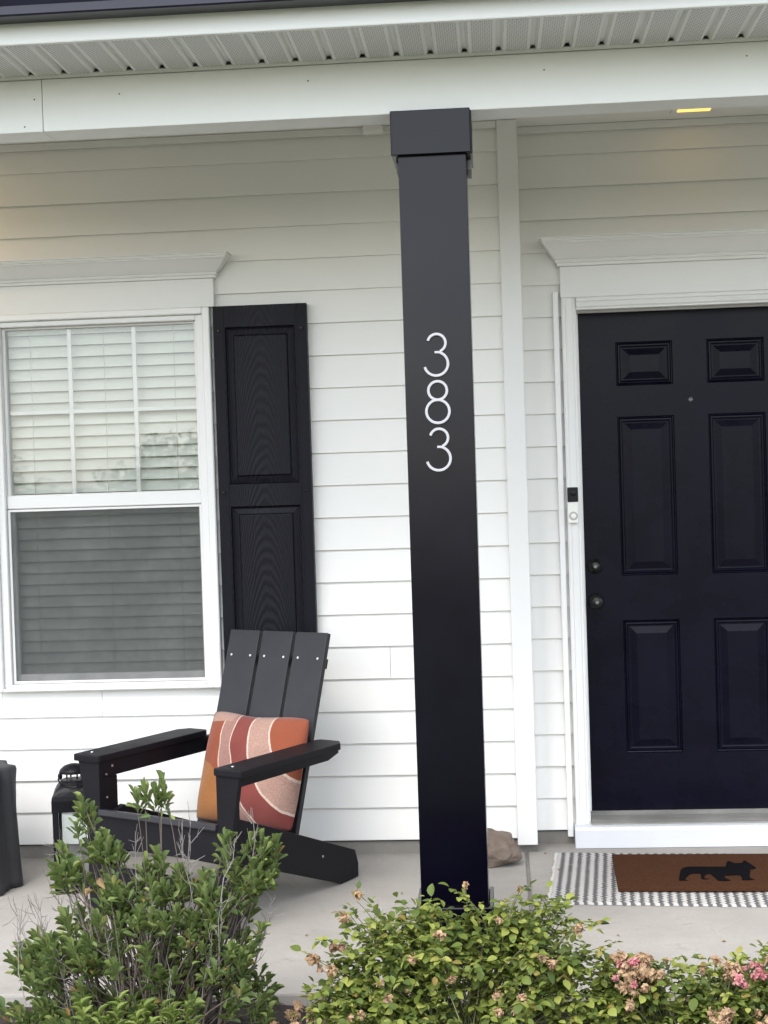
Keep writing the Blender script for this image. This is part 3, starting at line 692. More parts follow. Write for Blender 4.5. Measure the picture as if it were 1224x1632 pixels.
# ------------------------------------------------------------------ lantern
LN = tag(empty('lantern', (-1.625, -.43, 0), math.radians(12)), 'black metal lantern with glass sides behind the chair', 'lantern')
hw = .076
def lbase(bm): box(bm, -hw, hw, -hw, hw, .0, .022, .003); box(bm, -hw+.008, hw-.008, -hw+.008, hw-.008, .0225, .032, .002)
part('base', lbase, 'lantern_black', LN)
for sx in (-1, 1):
    for sy in (-1, 1):
        def f(bm): box(bm, *sorted((sx*hw, sx*(hw-.021))), *sorted((sy*hw, sy*(hw-.021))), .0225, .305, .0015)
        part('post', f, 'lantern_black', LN)
for a in range(4):
    def f(bm):
        if a % 2: box(bm, -hw+.0215, hw-.0215, (hw-.008)*(1 if a == 1 else -1)-.001, (hw-.008)*(1 if a == 1 else -1)+.001, .0325, .298)
        else: box(bm, (hw-.008)*(1 if a == 2 else -1)-.001, (hw-.008)*(1 if a == 2 else -1)+.001, -hw+.0215, hw-.0215, .0325, .298)
    part('pane', f, 'lantern_glass', LN)
def shoulders(bm):                                    # square hood curving in to a neck
    prof = [(hw+.002, .299), (hw+.002, .340), (.0755, .356), (.070, .371), (.062, .384), (.053, .395), (.046, .402), (.042, .405), (.030, .4055)]
    prev = None
    for r, z in prof:
        n = 20; ring = []
        for k in range(n):
            q = k*4/n; e = int(q); fq = q-e
            c = [(-1, -1), (1, -1), (1, 1), (-1, 1), (-1, -1)]; x = c[e][0]+(c[e+1][0]-c[e][0])*fq; y = c[e][1]+(c[e+1][1]-c[e][1])*fq
            rr = 1/max(1e-6, math.hypot(x, y)); bl = min(1, max(0, (z-.36)/.06)); f = (1-bl)+bl*rr*1.12
            ring.append(bm.verts.new((x*r*f, y*r*f, z)))
        if prev:
            for k in range(n): bm.faces.new((prev[k], prev[(k+1) % n], ring[(k+1) % n], ring[k]))
        else: bm.faces.new(ring[::-1])
        prev = ring
    bm.faces.new(prev)
part('hood', shoulders, 'lantern_black', LN, False)
for k in range(4):
    def f(bm): cyl(bm, (.028*math.cos(k*PI/2+.5), .028*math.sin(k*PI/2+.5), .408), (.028*math.cos(k*PI/2+.5), .028*math.sin(k*PI/2+.5), .432), .003, n=8)
    part('vent_post', f, 'lantern_black', LN)
def dome(bm): lathe(bm, [(.052, .430), (.054, .433), (.049, .444), (.036, .455), (.018, .461), (.004, .463)], (0, 0, 0), 'z', 24)
part('dome', dome, 'lantern_black', LN, True)
def hinge(bm): lathe(bm, [(.004, -.05), (.0075, -.045), (.0085, -.038), (.0075, -.031), (.004, -.026)], (-.05, 0, .455), 'z', 12)
part('handle_knob', hinge, 'lantern_black', LN, True)
def hand(bm): tube(bm, [(-.05, .0, .417), (-.055, -.03, .412), (-.045, -.062, .404), (0, -.078, .396), (.045, -.062, .404), (.055, -.03, .412), (.05, 0, .417)], [.0028]*7, 6)
part('handle', hand, 'lantern_black', LN)
def candle(bm): lathe(bm, [(.026, .0), (.027, .003), (.027, .085), (.022, .088), (.004, .084)], (0, 0, .0325), 'z', 20)
part('candle', candle, 'plastic_white', LN, True)

# ------------------------------------------------------------------ fluted stool at the left edge
def stool():
    bm = bmesh.new(); n = 96; prev = None
    prof = [(.196, .0), (.204, .004), (.203, .03), (.197, .15), (.193, .28), (.190, .40), (.192, .436), (.188, .447), (.180, .450), (.15, .450)]
    for r, z in prof:
        ring = []
        for k in range(n):
            a = 2*PI*k/n; wv = .015*math.sin(9*a+.8*math.sin(z*7))+.004*math.sin(21*a+z*6)+.005*math.sin(4*a+1)
            rr = r+wv*(1 if z < .449 else .8); ring.append(bm.verts.new((rr*math.cos(a), rr*math.sin(a), z)))
        if prev:
            for k in range(n): bm.faces.new((prev[k], prev[(k+1) % n], ring[(k+1) % n], ring[k]))
        else: bm.faces.new(ring[::-1])
        prev = ring
    bm.faces.new(prev)
    tag(finish('side_table', bm, 'stool_grey', None, True, (-2.066, -.42, .001)), 'dark grey fluted stump shaped side table at the left edge', 'side table')
stool()

# ------------------------------------------------------------------ rug and doormat
def rug_mat():
    m, t, b = nodes_of('rug'); tc = N(t, 'ShaderNodeTexCoord'); sx = N(t, 'ShaderNodeSeparateXYZ'); t.links.new(tc.outputs['Object'], sx.inputs[0])
    wob = math_(t, 'MULTIPLY_ADD', noise(t, mapping(t, (40, 90, 1)), 1, 3), .018, -.009)
    x = math_(t, 'ADD', math_(t, 'ADD', sx.outputs[0], wob), math_(t, 'MULTIPLY', math_(t, 'PINGPONG', sx.outputs[1], .014), .55))
    fr = math_(t, 'FRACT', math_(t, 'DIVIDE', x, .0318))
    c = ramp(t, fr, [(0, (.07, .07, .075)), (.38, (.10, .10, .105)), (.50, (.46, .445, .42)), (.90, (.52, .50, .475)), (1, (.10, .10, .10))])
    c = mixc(t, math_(t, 'LESS_THAN', x, .013), c, (.68, .66, .62))
    c = mixc(t, math_(t, 'MULTIPLY', noise(t, mapping(t, (1, 1, 1)), 300, 3), .35), c, (.2, .19, .18))
    t.links.new(c, b.inputs['Base Color']); b.inputs['Roughness'].default_value = .95; b.inputs['Specular IOR Level'].default_value = .1
    bump(t, b, noise(t, mapping(t, (1, 1, 1)), 420, 3), .7, .003); MATS['rug'] = m
    m, t, b = nodes_of('coir'); v = mapping(t, (1, 1, 1))
    c = ramp(t, noise(t, v, 170, 4, .85), [(.3, (.04, .018, .009)), (.6, (.105, .048, .025)), (.8, (.20, .105, .06))])
    c = mixc(t, math_(t, 'MULTIPLY', noise(t, v, 9, 4), .4), c, (.05, .02, .012)); t.links.new(c, b.inputs['Base Color']); b.inputs['Roughness'].default_value = 1; b.inputs['Specular IOR Level'].default_value = .03
    bump(t, b, noise(t, v, 500, 3, .8), 1, .006); MATS['coir'] = m
    m, t, b = nodes_of('coir_print'); v = mapping(t, (1, 1, 1))
    c = ramp(t, noise(t, v, 320, 3, .8), [(.35, (.002, .002, .003)), (.75, (.005, .0045, .006)), (.9, (.03, .022, .02))]); t.links.new(c, b.inputs['Base Color']); b.inputs['Roughness'].default_value = 1; b.inputs['Specular IOR Level'].default_value = .05
    bump(t, b, noise(t, v, 500, 3, .8), .6, .004); MATS['coir_print'] = m
rug_mat()
def rug():
    L, Wd, nx, ny = 1.12, .672, 260, 150; bm = bmesh.new(); top = []
    for i in range(nx+1):
        row = []
        for j in range(ny+1):
            x, y = L*i/nx, Wd*j/ny
            ex = .0025*math.sin(y*37)+.0015*math.sin(y*91) if i == 0 else 0; ey = .0022*math.sin(x*61)+.0014*math.sin(x*137) if j in (0, ny) else 0
            edge = min(i, nx-i, j, ny-j); hgt = .0075 if edge > 0 else .0008
            z = hgt + (.0022*abs(math.sin(PI*x/.0151))*abs(math.sin(PI*(y/.0125)+(int(x/.0151) % 2)*PI/2)) + .0015*math.sin(x*8)*math.sin(y*7+1) if edge else 0)
            row.append(bm.verts.new((x+ex, y+ey, z)))
        top.append(row)
    for i in range(nx):
        for j in range(ny): bm.faces.new((top[i][j], top[i+1][j], top[i+1][j+1], top[i][j+1]))
    o = finish('striped_rug', bm, 'rug', None, True); o.location = (.088, -.700, .0006); o.rotation_euler = (0, 0, -math.radians(4.6))
    tag(o, 'grey and white striped woven rug under the brown doormat', 'rug')
rug()
DM = tag(empty('doormat', (.338, -.597, .0125), -math.radians(1.8)), 'brown coir doormat with a black fox silhouette on the striped rug', 'doormat')
def coir(bm):
    box(bm, 0, .76, 0, .452, 0, .016, .003, 0, 2)
part('mat', coir, 'coir', DM)
FOX = [(.556, -.525), (.567, -.45), (.578, -.392), (.592, -.358), (.612, -.344), (.671, -.347), (.705, -.350), (.745, -.350), (.752, -.315), (.760, -.280), (.768, -.272), (.785, -.305), (.813, -.299), (.820, -.272), (.829, -.268), (.834, -.298), (.842, -.33), (.851, -.373), (.838, -.385), (.823, -.392), (.822, -.42), (.812, -.455), (.806, -.50), (.818, -.522), (.800, -.529), (.774, -.528), (.779, -.49), (.776, -.463), (.745, -.466), (.722, -.470), (.720, -.50), (.735, -.530), (.715, -.539), (.690, -.530), (.684, -.48), (.676, -.445), (.664, -.447), (.652, -.47), (.648, -.50), (.664, -.513), (.636, -.508), (.640, -.47), (.643, -.437), (.622, -.437), (.608, -.440), (.597, -.46), (.587, -.485), (.578, -.515), (.587, -.527)]
def fox(bm):
    mi = (Matrix.Translation((.338, -.597, .0125)) @ Matrix.Rotation(-math.radians(1.8), 4, 'Z')).inverted()
    P_ = [mi @ Vector((x, y, 0)) for x, y in FOX]; P_ = [Vector((p.x, p.y, .0172)) for p in P_]
    f = bm.faces.new([bm.verts.new(p) for p in P_]); r = bmesh.ops.extrude_face_region(bm, geom=[f])
    for g in r['geom']:
        if isinstance(g, bmesh.types.BMVert): g.co.z += .0012
    bmesh.ops.triangulate(bm, faces=bm.faces); bmesh.ops.recalc_face_normals(bm, faces=bm.faces)
part('fox_print', fox, 'coir_print', DM)

# ------------------------------------------------------------------ rock behind the column
def rock():
    m, t, b = nodes_of('rock'); v = mapping(t, (1, 1, 1))
    c = ramp(t, noise(t, v, 12, 6, .7), [(.3, (.15, .11, .083)), (.5, (.25, .19, .148)), (.75, (.34, .275, .225))]); c = mixc(t, math_(t, 'MULTIPLY', noise(t, v, 120, 4), .3), c, (.14, .10, .08))
    t.links.new(c, b.inputs['Base Color']); b.inputs['Roughness'].default_value = .85; bump(t, b, noise(t, v, 35, 7, .8), 1, .02); MATS['rock'] = m
    bm = bmesh.new(); bmesh.ops.create_icosphere(bm, subdivisions=5, radius=1)
    from mathutils import noise as mn
    for vv in bm.verts:
        p = vv.co.copy(); q = 1+.22*mn.noise(p*1.1+Vector((3, 1, 7)))+.10*mn.noise(p*2.6)+.035*mn.noise(p*6)
        p = Vector((math.copysign(abs(p.x)**.85, p.x), p.y, math.copysign(abs(p.z)**.8, p.z)))*q
        vv.co = Vector((p.x*.118, p.y*.085, max(-.002, p.z*.068+.055)))
    tag(finish('rock', bm, 'rock', None, True, (-.116, -.165, .002)), 'tan boulder on the porch behind the black column', 'rock')
rock()

# ------------------------------------------------------------------ plants
def leaf_mesh(name, mat, w_, rows, cup, curl, serr=0):
    """unit leaf along +y, rows of (t, half width)"""
    bm = bmesh.new(); prev = None
    for t, hw_ in rows:
        z = -curl*t*t; L = [bm.verts.new((-hw_*w_, t, z+cup*hw_)), bm.verts.new((0, t, z)), bm.verts.new((hw_*w_, t, z+cup*hw_))]
        if prev:
            bm.faces.new((prev[0], prev[1], L[1], L[0])); bm.faces.new((prev[1], prev[2], L[2], L[1]))
        prev = L
    bmesh.ops.remove_doubles(bm, verts=bm.verts, dist=1e-5)
    me = bpy.data.meshes.new(name); bm.to_mesh(me); bm.free(); me.materials.append(MATS[mat]); me.polygons.foreach_set('use_smooth', [True]*len(me.polygons)); return me
SHRUB_L = [leaf_mesh('shrub_leaf', 'shrub_leaf', .17+.025*k, [(0, .10), (.25, .42), (.5, .82), (.72, 1.0), (.9, .72), (1, .0)], .12+.08*k, -.05+.10*k) for k in range(3)]
ROSE_L = [leaf_mesh('rose_leaf', 'rose_leaf', .34+.04*k, [(0, .12), (.2, .72), (.45, .98), (.7, .80), (.88, .42), (1, 0)], .22-.1*k, .12+.14*k) for k in range(3)]
SPROUT_L = [leaf_mesh('sprout_leaf', 'sprout_leaf', .125+.03*k, [(0, .2), (.3, .85), (.55, 1), (.8, .65), (1, 0)], .3, .2+.15*k) for k in range(2)]
DRYLEAF = leaf_mesh('dry_leaf', 'dry_leaf', .3, [(0, .1), (.25, .6), (.5, 1), (.75, .8), (1, 0)], .5, .5)
def bloom_mesh(name, mat, n, r, droop, seed):
    rd = random.Random(seed); bm = bmesh.new()
    for k in range(n):
        a = rd.uniform(0, 2*PI); el = rd.uniform(-.5, 1.2)-droop; L = r*rd.uniform(.55, 1.1); wd = L*rd.uniform(.25, .5)
        d = Vector((math.cos(a)*math.cos(el), math.sin(a)*math.cos(el), math.sin(el))); s = d.cross(Vector((0, 0, 1))).normalized()*wd; u = s.cross(d).normalized()
        s = (s+u*rd.uniform(-.6, .6)*wd)
        p = [d*L*.12, d*L*.55+s*.6+u*L*rd.uniform(-.2, .2), d*L*.55-s*.6+u*L*rd.uniform(-.2, .2), d*L+s*.45-u*L*rd.uniform(0, .5), d*L-s*.45-u*L*rd.uniform(0, .5), d*L*.6+u*L*.12]
        v_ = [bm.verts.new(q) for q in p]
        for f in ((0, 1, 5), (0, 5, 2), (5, 1, 3), (5, 4, 2), (5, 3, 4)): bm.faces.new([v_[i] for i in f])
    for k in range(n//2):
        d = Vector((rd.gauss(0, 1), rd.gauss(0, 1), rd.gauss(.2, 1))).normalized()*r*.42; s = d.cross(Vector((.3, .2, 1))).normalized()*r*.42; u = s.cross(d).normalized()*r*.42
        v_ = [bm.verts.new(d+q) for q in (s, u+d*rd.uniform(-.3, .5), -s, -u+d*rd.uniform(-.3, .5))]; bm.faces.new(v_)
    for k in range(5):                                # sepals
        a = k*2*PI/5; d = Vector((math.cos(a), math.sin(a), -.5))*r*.7; s = Vector((-math.sin(a), math.cos(a), 0))*r*.12
        v_ = [bm.verts.new(q) for q in (s*.8, -s*.8, d)]; bm.faces.new(v_)
    me = bpy.data.meshes.new(name); bm.to_mesh(me); bm.free(); me.materials.append(MATS[mat]); return me
DRY = [bloom_mesh('spent_bloom', 'dry_petal', 20+4*k, .0135+.0018*k, .25*k, 20+k) for k in range(4)]
PINK = [bloom_mesh('bloom', 'pink_petal', 30, .0145, -.1, 50+k) for k in range(2)]

def frame_mat(p, d, roll, scale):
    d = d.normalized(); s = d.cross(Vector((0, 0, 1)));
    if s.length < 1e-3: s = Vector((1, 0, 0))
    s.normalize(); n = s.cross(d); c, q = math.cos(roll), math.sin(roll); s2 = s*c+n*q; n2 = n*c-s*q
    return Matrix(((s2.x*scale, d.x*scale, n2.x*scale, p.x), (s2.y*scale, d.y*scale, n2.y*scale, p.y), (s2.z*scale, d.z*scale, n2.z*scale, p.z), (0, 0, 0, 1)))
def in_view(p):
    d = p-CAM_POS; f = Vector((-.0754, .9971, -.0216)); z = d.dot(f); x = d.x*.9966+d.y*.0754
    u = 612+2350*(x/z); vv = 816-2350*(d.z+.0216*z)/z; return -10 < u < 1234 and vv < 1640
def build_leaves(root, base, leaves, meshes, mat, cap=300):
    """nearest leaves as parts of their own, the rest joined"""
    base = Vector(base)
    leaves.sort(key=lambda L: ((Vector(L[0].translation)+base-CAM_POS).length if in_view(L[0].translation+base) else 99))
    for M, k in leaves[:cap]:
        o = link('leaf', meshes[k], root); o.matrix_local = M
    data = []
    for me in meshes:
        co = np.empty(len(me.vertices)*3); me.vertices.foreach_get('co', co); data.append((co.reshape(-1, 3), [tuple(p.vertices) for p in me.polygons]))
    V, F, off = [], [], 0
    for M, k in leaves[cap:]:
        co, fs = data[k]; A = np.array(M); V.append(co @ A[:3, :3].T + A[:3, 3]); F += [tuple(i+off for i in f) for f in fs]; off += len(co)
    if V:
        me = bpy.data.meshes.new('foliage'); me.from_pydata(np.concatenate(V).tolist(), [], F); me.materials.append(MATS[mat]); me.polygons.foreach_set('use_smooth', [True]*len(me.polygons))
        o = link('foliage', me, root); o['kind'] = 'stuff'
def rv(s=1): return Vector((random.gauss(0, s), random.gauss(0, s), random.gauss(0, s)))
def stem_path(a, b, bow, n=6):
    a, b = Vector(a), Vector(b); mid = (a+b)/2+Vector((0, 0, (b.z-a.z)*.12))+rv(bow); c = Vector((a.x+(mid.x-a.x)*.5, a.y+(mid.y-a.y)*.5, mid.z))
    return [a*(1-t)**2+c*2*t*(1-t)+b*t*t for t in [i/n for i in range(n+1)]]
def rosette(tip, ax, n, L, out, sp=.028):
    ax = ax.normalized(); o1 = ax.orthogonal().normalized(); o2 = ax.cross(o1); a0 = random.uniform(0, 6)
    for k in range(n):
        a = a0+k*2.4; h = k/n; el = .22+.80*(1-h)+random.gauss(0, .2)
        d = ax*math.cos(el)+(o1*math.cos(a)+o2*math.sin(a))*math.sin(el)
        p = tip-ax*(L*.5+sp)*(1-h)+d*.002
        out.append((frame_mat(p, d, random.gauss(0, .35), L*random.uniform(.7, 1.15)), random.randrange(3)))

def left_shrub():
    B = Vector((-.97, -1.95, -.03)); root = tag(empty('shrub', B), 'tall loose green shrub with bare grey twigs before the chair', 'shrub')
    # lobes: centre (x, y offset, z), radii (x, y, z), number of rosettes
    lob = [((-.970, 0, .665), (.042, .04, .030), 5), ((-1.165, .03, .600), (.034, .04, .048), 5), ((-1.105, 0, .520), (.055, .06, .045), 8), ((-1.205, .02, .475), (.05, .06, .05), 8),
           ((-.684, .02, .528), (.045, .04, .034), 6), ((-.775, .0, .530), (.022, .03, .035), 3), ((-.705, 0, .450), (.062, .08, .055), 12), ((-.930, -.02, .450), (.075, .09, .060), 13), ((-1.06, 0, .385), (.10, .11, .07), 19), ((-.815, 0, .365), (.105, .12, .09), 22),
           ((-.967, -.03, .285), (.19, .18, .11), 40), ((-1.186, 0, .265), (.14, .15, .09), 28), ((-1.289, 0, .225), (.075, .11, .07), 14), ((-.830, -.03, .185), (.15, .17, .10), 34), ((-1.057, -.06, .135), (.21, .19, .09), 38), ((-1.290, -.02, .11), (.10, .12, .07), 14), ((-.676, .02, .115), (.04, .06, .05), 6), ((-.72, -.02, .27), (.07, .10, .09), 10)]
    bm = bmesh.new(); leaves = []
    for c, r, n in lob:
        for k in range(int(n*1.15)):
            p = rv(); p = p.normalized()*random.random()**.45
            tip = Vector((c[0]+p.x*r[0], -1.95+c[1]+p.y*r[1], c[2]+p.z*r[2]))-B
            st = Vector((random.gauss(0, .05), random.gauss(0, .05), 0)); st.x += tip.x*.25
            path = stem_path(st, tip, .025, 6); th_ = random.uniform(.0022, .0038)
            tube(bm, path, [th_*(1.25-i/6*.85) for i in range(7)], 4)
            ax = (path[-1]-path[-2]).normalized()*.8+Vector((0, -.10, .75))+rv(.16)
            rosette(tip, ax, random.randint(10, 17), random.uniform(.032, .045), leaves)
            for j in range(random.randint(1, 4)):      # odd leaves lower on the stem
                q = path[-2].lerp(path[-1], random.random()); leaves.append((frame_mat(q, rv()+Vector((0, -.3, .6)), random.gauss(0, .5), random.uniform(.016, .034)), random.randrange(3)))
    finish('branches', bm, 'bark', root)
    build_leaves(root, B, leaves, SHRUB_L, 'shrub_leaf')
    tw = [(-1.235, .02, .53, .12, -.15), (-1.265, .02, .46, .10, -.3), (-1.01, -.02, .565, .14, .05), (-.86, -.03, .60, .15, .1), (-.885, -.05, .575, .13, -.1), (-.70, -.02, .63, .16, .05), (-.745, -.03, .555, .10, .25), (-.655, -.02, .40, .13, .3), (-.665, 0, .34, .12, .4),
          (-1.315, .02, .40, .14, -.25), (-1.29, .03, .385, .11, -.1), (-1.345, 0, .36, .14, -.35), (-1.20, 0, .43, .10, -.2), (-.955, -.1, .40, .12, .1), (-.80, -.1, .33, .12, .2), (-1.07, -.12, .33, .12, -.1), (-.90, -.14, .24, .12, .1), (-1.36, .03, .28, .16, -.5), (-.77, -.1, .42, .13, .1), (-1.12, -.08, .44, .11, 0)]
    for k in range(5):                                # twiggy mass inside and left of the crown
        tw.append((random.choice((random.uniform(-1.32, -.68), random.uniform(-1.36, -1.15))), random.uniform(-.16, .02), random.uniform(.22, .46), random.uniform(.09, .15), random.uniform(-.4, .3)))
    for x, dy, z, L, lean in tw:                       # dead forked twigs
        bm = bmesh.new(); tip = Vector((x, -1.95+dy, z))-B; d0 = Vector((lean, random.uniform(-.2, .1), 1)).normalized(); b0 = tip-d0*L*1.7
        tube(bm, [b0, b0+d0*L*.55+rv(.006), b0+d0*L*1.1+rv(.006), tip], [.0019, .0016, .0012, .0006], 4)
        for k in range(random.randint(8, 14)):
            t = random.uniform(.3, .97); q = b0.lerp(tip, t); dd = (d0+rv(.55)).normalized(); ll = L*random.uniform(.18, .42); e = q+dd*ll
            tube(bm, [q, q+dd*ll*.5+rv(.002), e+Vector((0, 0, ll*.15))], [.0012, .0009, .0005], 3)
            if random.random() < .6: d2 = (dd+rv(.5)).normalized(); tube(bm, [q+dd*ll*.5, q+dd*ll*.5+d2*ll*.5], [.001, .0005], 3)
        finish('twig', bm, 'dead_twig', root)
    for x, dy, z in ((-1.085, -.1, .475), (-1.13, -.08, .42), (-.868, -.1, .29), (-1.18, -.1, .18)):
        o = link('dry_leaf', DRYLEAF, root); o.matrix_local = frame_mat(Vector((x, -1.95+dy, z))-B, rv(), 1, .03)
left_shrub()

def rose_spray(p, d, L, out, n=5):
    d = d.normalized(); s = d.cross(Vector((0, 0, 1)));
    if s.length < .01: s = Vector((1, 0, 0))
    s.normalize(); s = (s+rv(.15)).normalized()
    for k in range(n):
        if k == n-1: q, dd = p+d*L*2.0, d
        else:
            t = (k//2+1)*.75; q = p+d*L*t; dd = d*.35+s*(1 if k % 2 else -1)
        dd = dd+rv(.12)+Vector((0, 0, -.05))
        out.append((frame_mat(q, dd, random.gauss(0, .3), L*random.uniform(.75, 1.2)*(1.15 if k == n-1 else 1)), random.randrange(3)))
def rose_bush(label, B, lob, blooms, pinks, canes, LL=.0215):
    B = Vector(B); root = tag(empty('rose_bush', B), label, 'rose bush', 'rose bushes along the porch edge')
    bm = bmesh.new(); leaves = []
    for c, r, n in lob:
        for k in range(n):
            p = rv().normalized()*random.random()**.4; tip = Vector((c[0]+p.x*r[0], -1.95+c[1]+p.y*r[1], c[2]+p.z*r[2]))-B
            if tip.z < .01: tip.z = .01
            st = Vector((tip.x*.35+random.gauss(0, .03), random.gauss(0, .04), 0)); path = stem_path(st, tip, .02, 5)
            tube(bm, path, [.0024*(1.2-i/5*.75) for i in range(6)], 4)
            outw = Vector((p.x*.6, p.y*.6-.35, .35))
            for j in range(random.randint(4, 7)):
                q = tip.lerp(path[-2], random.uniform(0, .9)); rose_spray(q, (outw+rv(.75)), LL*random.uniform(.72, 1.2), leaves, random.choice((3, 5, 5, 5)))
    for (x0, z0), (x1, z1), dy in canes:              # long arching canes that leave the mound
        a = Vector((x0, -1.95+dy, z0))-B; b = Vector((x1, -1.97+dy, z1))-B; path = stem_path(a, b, .012, 7); tube(bm, path, [.0021-.00018*i for i in range(8)], 4)
        for i in range(2, 8):
            for j in range(random.choice((1, 1, 2))): rose_spray(path[i], Vector((random.uniform(-1, 1), random.uniform(-1, .3), random.uniform(-.1, .8))), LL*random.uniform(.7, 1.1), leaves, random.choice((3, 5)))
    def flower(pos, meshes, nm):
        tip = Vector(pos)-B; st = Vector((tip.x*.6+random.gauss(0, .02), random.gauss(0, .03), max(0, tip.z-.16))); path = stem_path(st, tip, .008, 4)
        tube(bm, path, [.0018, .0016, .0015, .0013, .0012], 4)
        o = link(nm, random.choice(meshes), root); o.location = tip; o.rotation_euler = (random.gauss(0, .6), random.gauss(0, .6), random.uniform(0, 6)); s = random.uniform(.7, 1.25); o.scale = (s, s, s*random.uniform(.8, 1.3))
        for j in range(2): rose_spray(path[2]+rv(.004), rv()+Vector((0, -.3, .5)), LL*.75, leaves, 3)
    for p in blooms: flower(p, DRY, 'spent_bloom')
    for p in pinks: flower(p, PINK, 'bloom')
    finish('branches', bm, 'rose_stem', root)
    build_leaves(root, B, leaves, ROSE_L, 'rose_leaf')
lobC = [((-.163, 0, .235), (.27, .16, .10), 72), ((-.34, .01, .265), (.10, .10, .06), 16), ((.03, .02, .275), (.12, .12, .065), 26), ((-.20, .03, .305), (.14, .08, .045), 20), ((-.479, 0, .195), (.07, .08, .06), 12), ((-.50, -.04, .11), (.08, .10, .06), 14), ((-.394, -.05, .125), (.17, .15, .08), 32), ((-.133, -.06, .125), (.26, .17, .09), 48), ((.104, 0, .225), (.08, .10, .08), 16), ((-.433, .02, .345), (.03, .03, .04), 3), ((-.015, .02, .36), (.03, .03, .03), 3), ((.10, -.03, .11), (.12, .12, .07), 18)]
blC = [(-.432, -1.96, .40), (-.155, -1.98, .425), (-.467, -1.98, .345), (-.012, -1.96, .408), (-.475, -2.0, .275), (-.50, -1.98, .268), (-.545, -2.0, .245), (-.535, -1.99, .215), (-.50, -2.02, .225), (-.375, -2.05, .20), (-.30, -2.08, .19), (-.355, -2.08, .165), (-.19, -2.1, .225), (-.285, -2.08, .27), (-.08, -2.1, .185), (-.075, -2.12, .15), (-.035, -2.1, .145), (-.02, -2.1, .175), (.035, -2.08, .27), (.06, -2.08, .255), (-.07, -2.06, .36), (-.22, -2.06, .325), (.13, -2.02, .325), (-.45, -2.08, .12), (-.42, -2.1, .135), (-.235, -2.14, .06)]
rose_bush('low green rose bush with tan spent blooms at the foot of the column', (-.17, -1.95, -.03), lobC, blC, [(-.245, -2.15, .075)], [((-.36, .2), (-.435, .385), 0), ((-.40, .18), (-.50, .29), -.02), ((-.42, .15), (-.545, .235), 0), ((-.25, .25), (-.31, .365), .02), ((-.10, .28), (-.16, .395), 0), ((-.05, .28), (-.012, .40), 0), ((.05, .28), (.085, .365), .02), ((.08, .25), (.175, .315), 0), ((.10, .2), (.215, .275), -.02), ((-.2, .27), (-.235, .37), .03), ((-.42, .1), (-.56, .15), -.04), ((.0, .28), (.04, .375), .02), ((-.3, .24), (-.375, .345), -.02)])
lobR = [((.52, 0, .13), (.14, .13, .07), 36), ((.26, 0, .15), (.10, .11, .07), 20), ((.379, -.04, .07), (.17, .14, .055), 30), ((.17, -.04, .09), (.08, .10, .06), 12), ((.21, -.02, .16), (.07, .10, .07), 16), ((.66, 0, .14), (.12, .13, .08), 20)]
blR = [(.225, -1.99, .235), (.245, -2.0, .215), (.27, -1.99, .225), (.285, -2.02, .205), (.30, -2.0, .235), (.315, -2.0, .20), (.35, -1.98, .228), (.33, -2.03, .212), (.235, -2.05, .185), (.26, -2.06, .175), (.29, -2.05, .185), (.25, -2.08, .15), (.44, -1.99, .21), (.475, -1.98, .23), (.50, -2.0, .20), (.52, -2.0, .21), (.61, -1.99, .235), (.45, -2.06, .12), (.47, -2.08, .10), (.49, -2.08, .125), (.43, -2.08, .09), (.56, -2.08, .13), (.585, -2.1, .11), (.60, -2.09, .085), (.54, -2.1, .09), (.40, -2.1, .065), (.35, -2.1, .06), (.335, -2.12, .05), (.46, -2.12, .055), (.56, -2.12, .05), (.59, -2.12, .06)]
for cx_, cy_, cz_, n_ in ((.255, -2.02, .215, 14), (.315, -2.0, .215, 8), (.47, -2.08, .11, 10), (.58, -2.09, .10, 12), (.37, -2.1, .07, 7), (.50, -2.0, .21, 6)):
    blR += [(cx_+random.gauss(0, .022), cy_+random.gauss(0, .015), cz_+random.gauss(0, .018)) for k in range(n_)]
blC += [(random.uniform(-.50, .14), -2.09+random.gauss(0, .03), random.uniform(.06, .27)) for k in range(16)]
blC += [(-.52+random.gauss(0, .025), -2.0, .235+random.gauss(0, .025)) for k in range(7)]
pkR = [(.235, -2.01, .228), (.265, -2.02, .238), (.28, -2.0, .225), (.215, -2.04, .205), (.545, -2.0, .212), (.56, -2.01, .225), (.575, -2.0, .215), (.585, -2.02, .20), (.565, -2.03, .205), (.535, -2.04, .185), (.39, -2.1, .085), (.52, -2.04, .195), (.26, -2.07, .195)]
rose_bush('rose bush with pink and browned blooms below the doormat', (.42, -1.95, -.03), lobR, blR, pkR, [((.22, .15), (.16, .225), 0), ((.35, .12), (.365, .225), 0), ((.33, .1), (.40, .18), -.02), ((.45, .14), (.44, .22), 0), ((.55, .15), (.61, .24), 0), ((.2, .1), (.12, .16), -.03)])

def sprout():
    B = Vector((-.955, -2.22, -.04)); root = tag(empty('sprouting_plant', B), 'low bright yellow green plant in front of the tall shrub', 'plant'); leaves = []; bm = bmesh.new()
    for k in range(34):
        tip = Vector((random.uniform(-.16, .15), random.uniform(-.06, .06), random.uniform(.14, .245))); st = Vector((tip.x*.6, tip.y*.6, 0)); path = stem_path(st, tip, .008, 4); tube(bm, path, [.0018, .0017, .0015, .0013, .001], 4)
        for j in range(9):
            a = j*2.4; d = Vector((math.cos(a), math.sin(a), .9+.5*(j/9))); q = tip-Vector((0, 0, .05*(1-j/9))); leaves.append((frame_mat(q, d, random.gauss(0, .3), random.uniform(.026, .04)), random.randrange(2)))
    finish('stems', bm, 'rose_stem', root); build_leaves(root, B, leaves, SPROUT_L, 'sprout_leaf')
sprout()

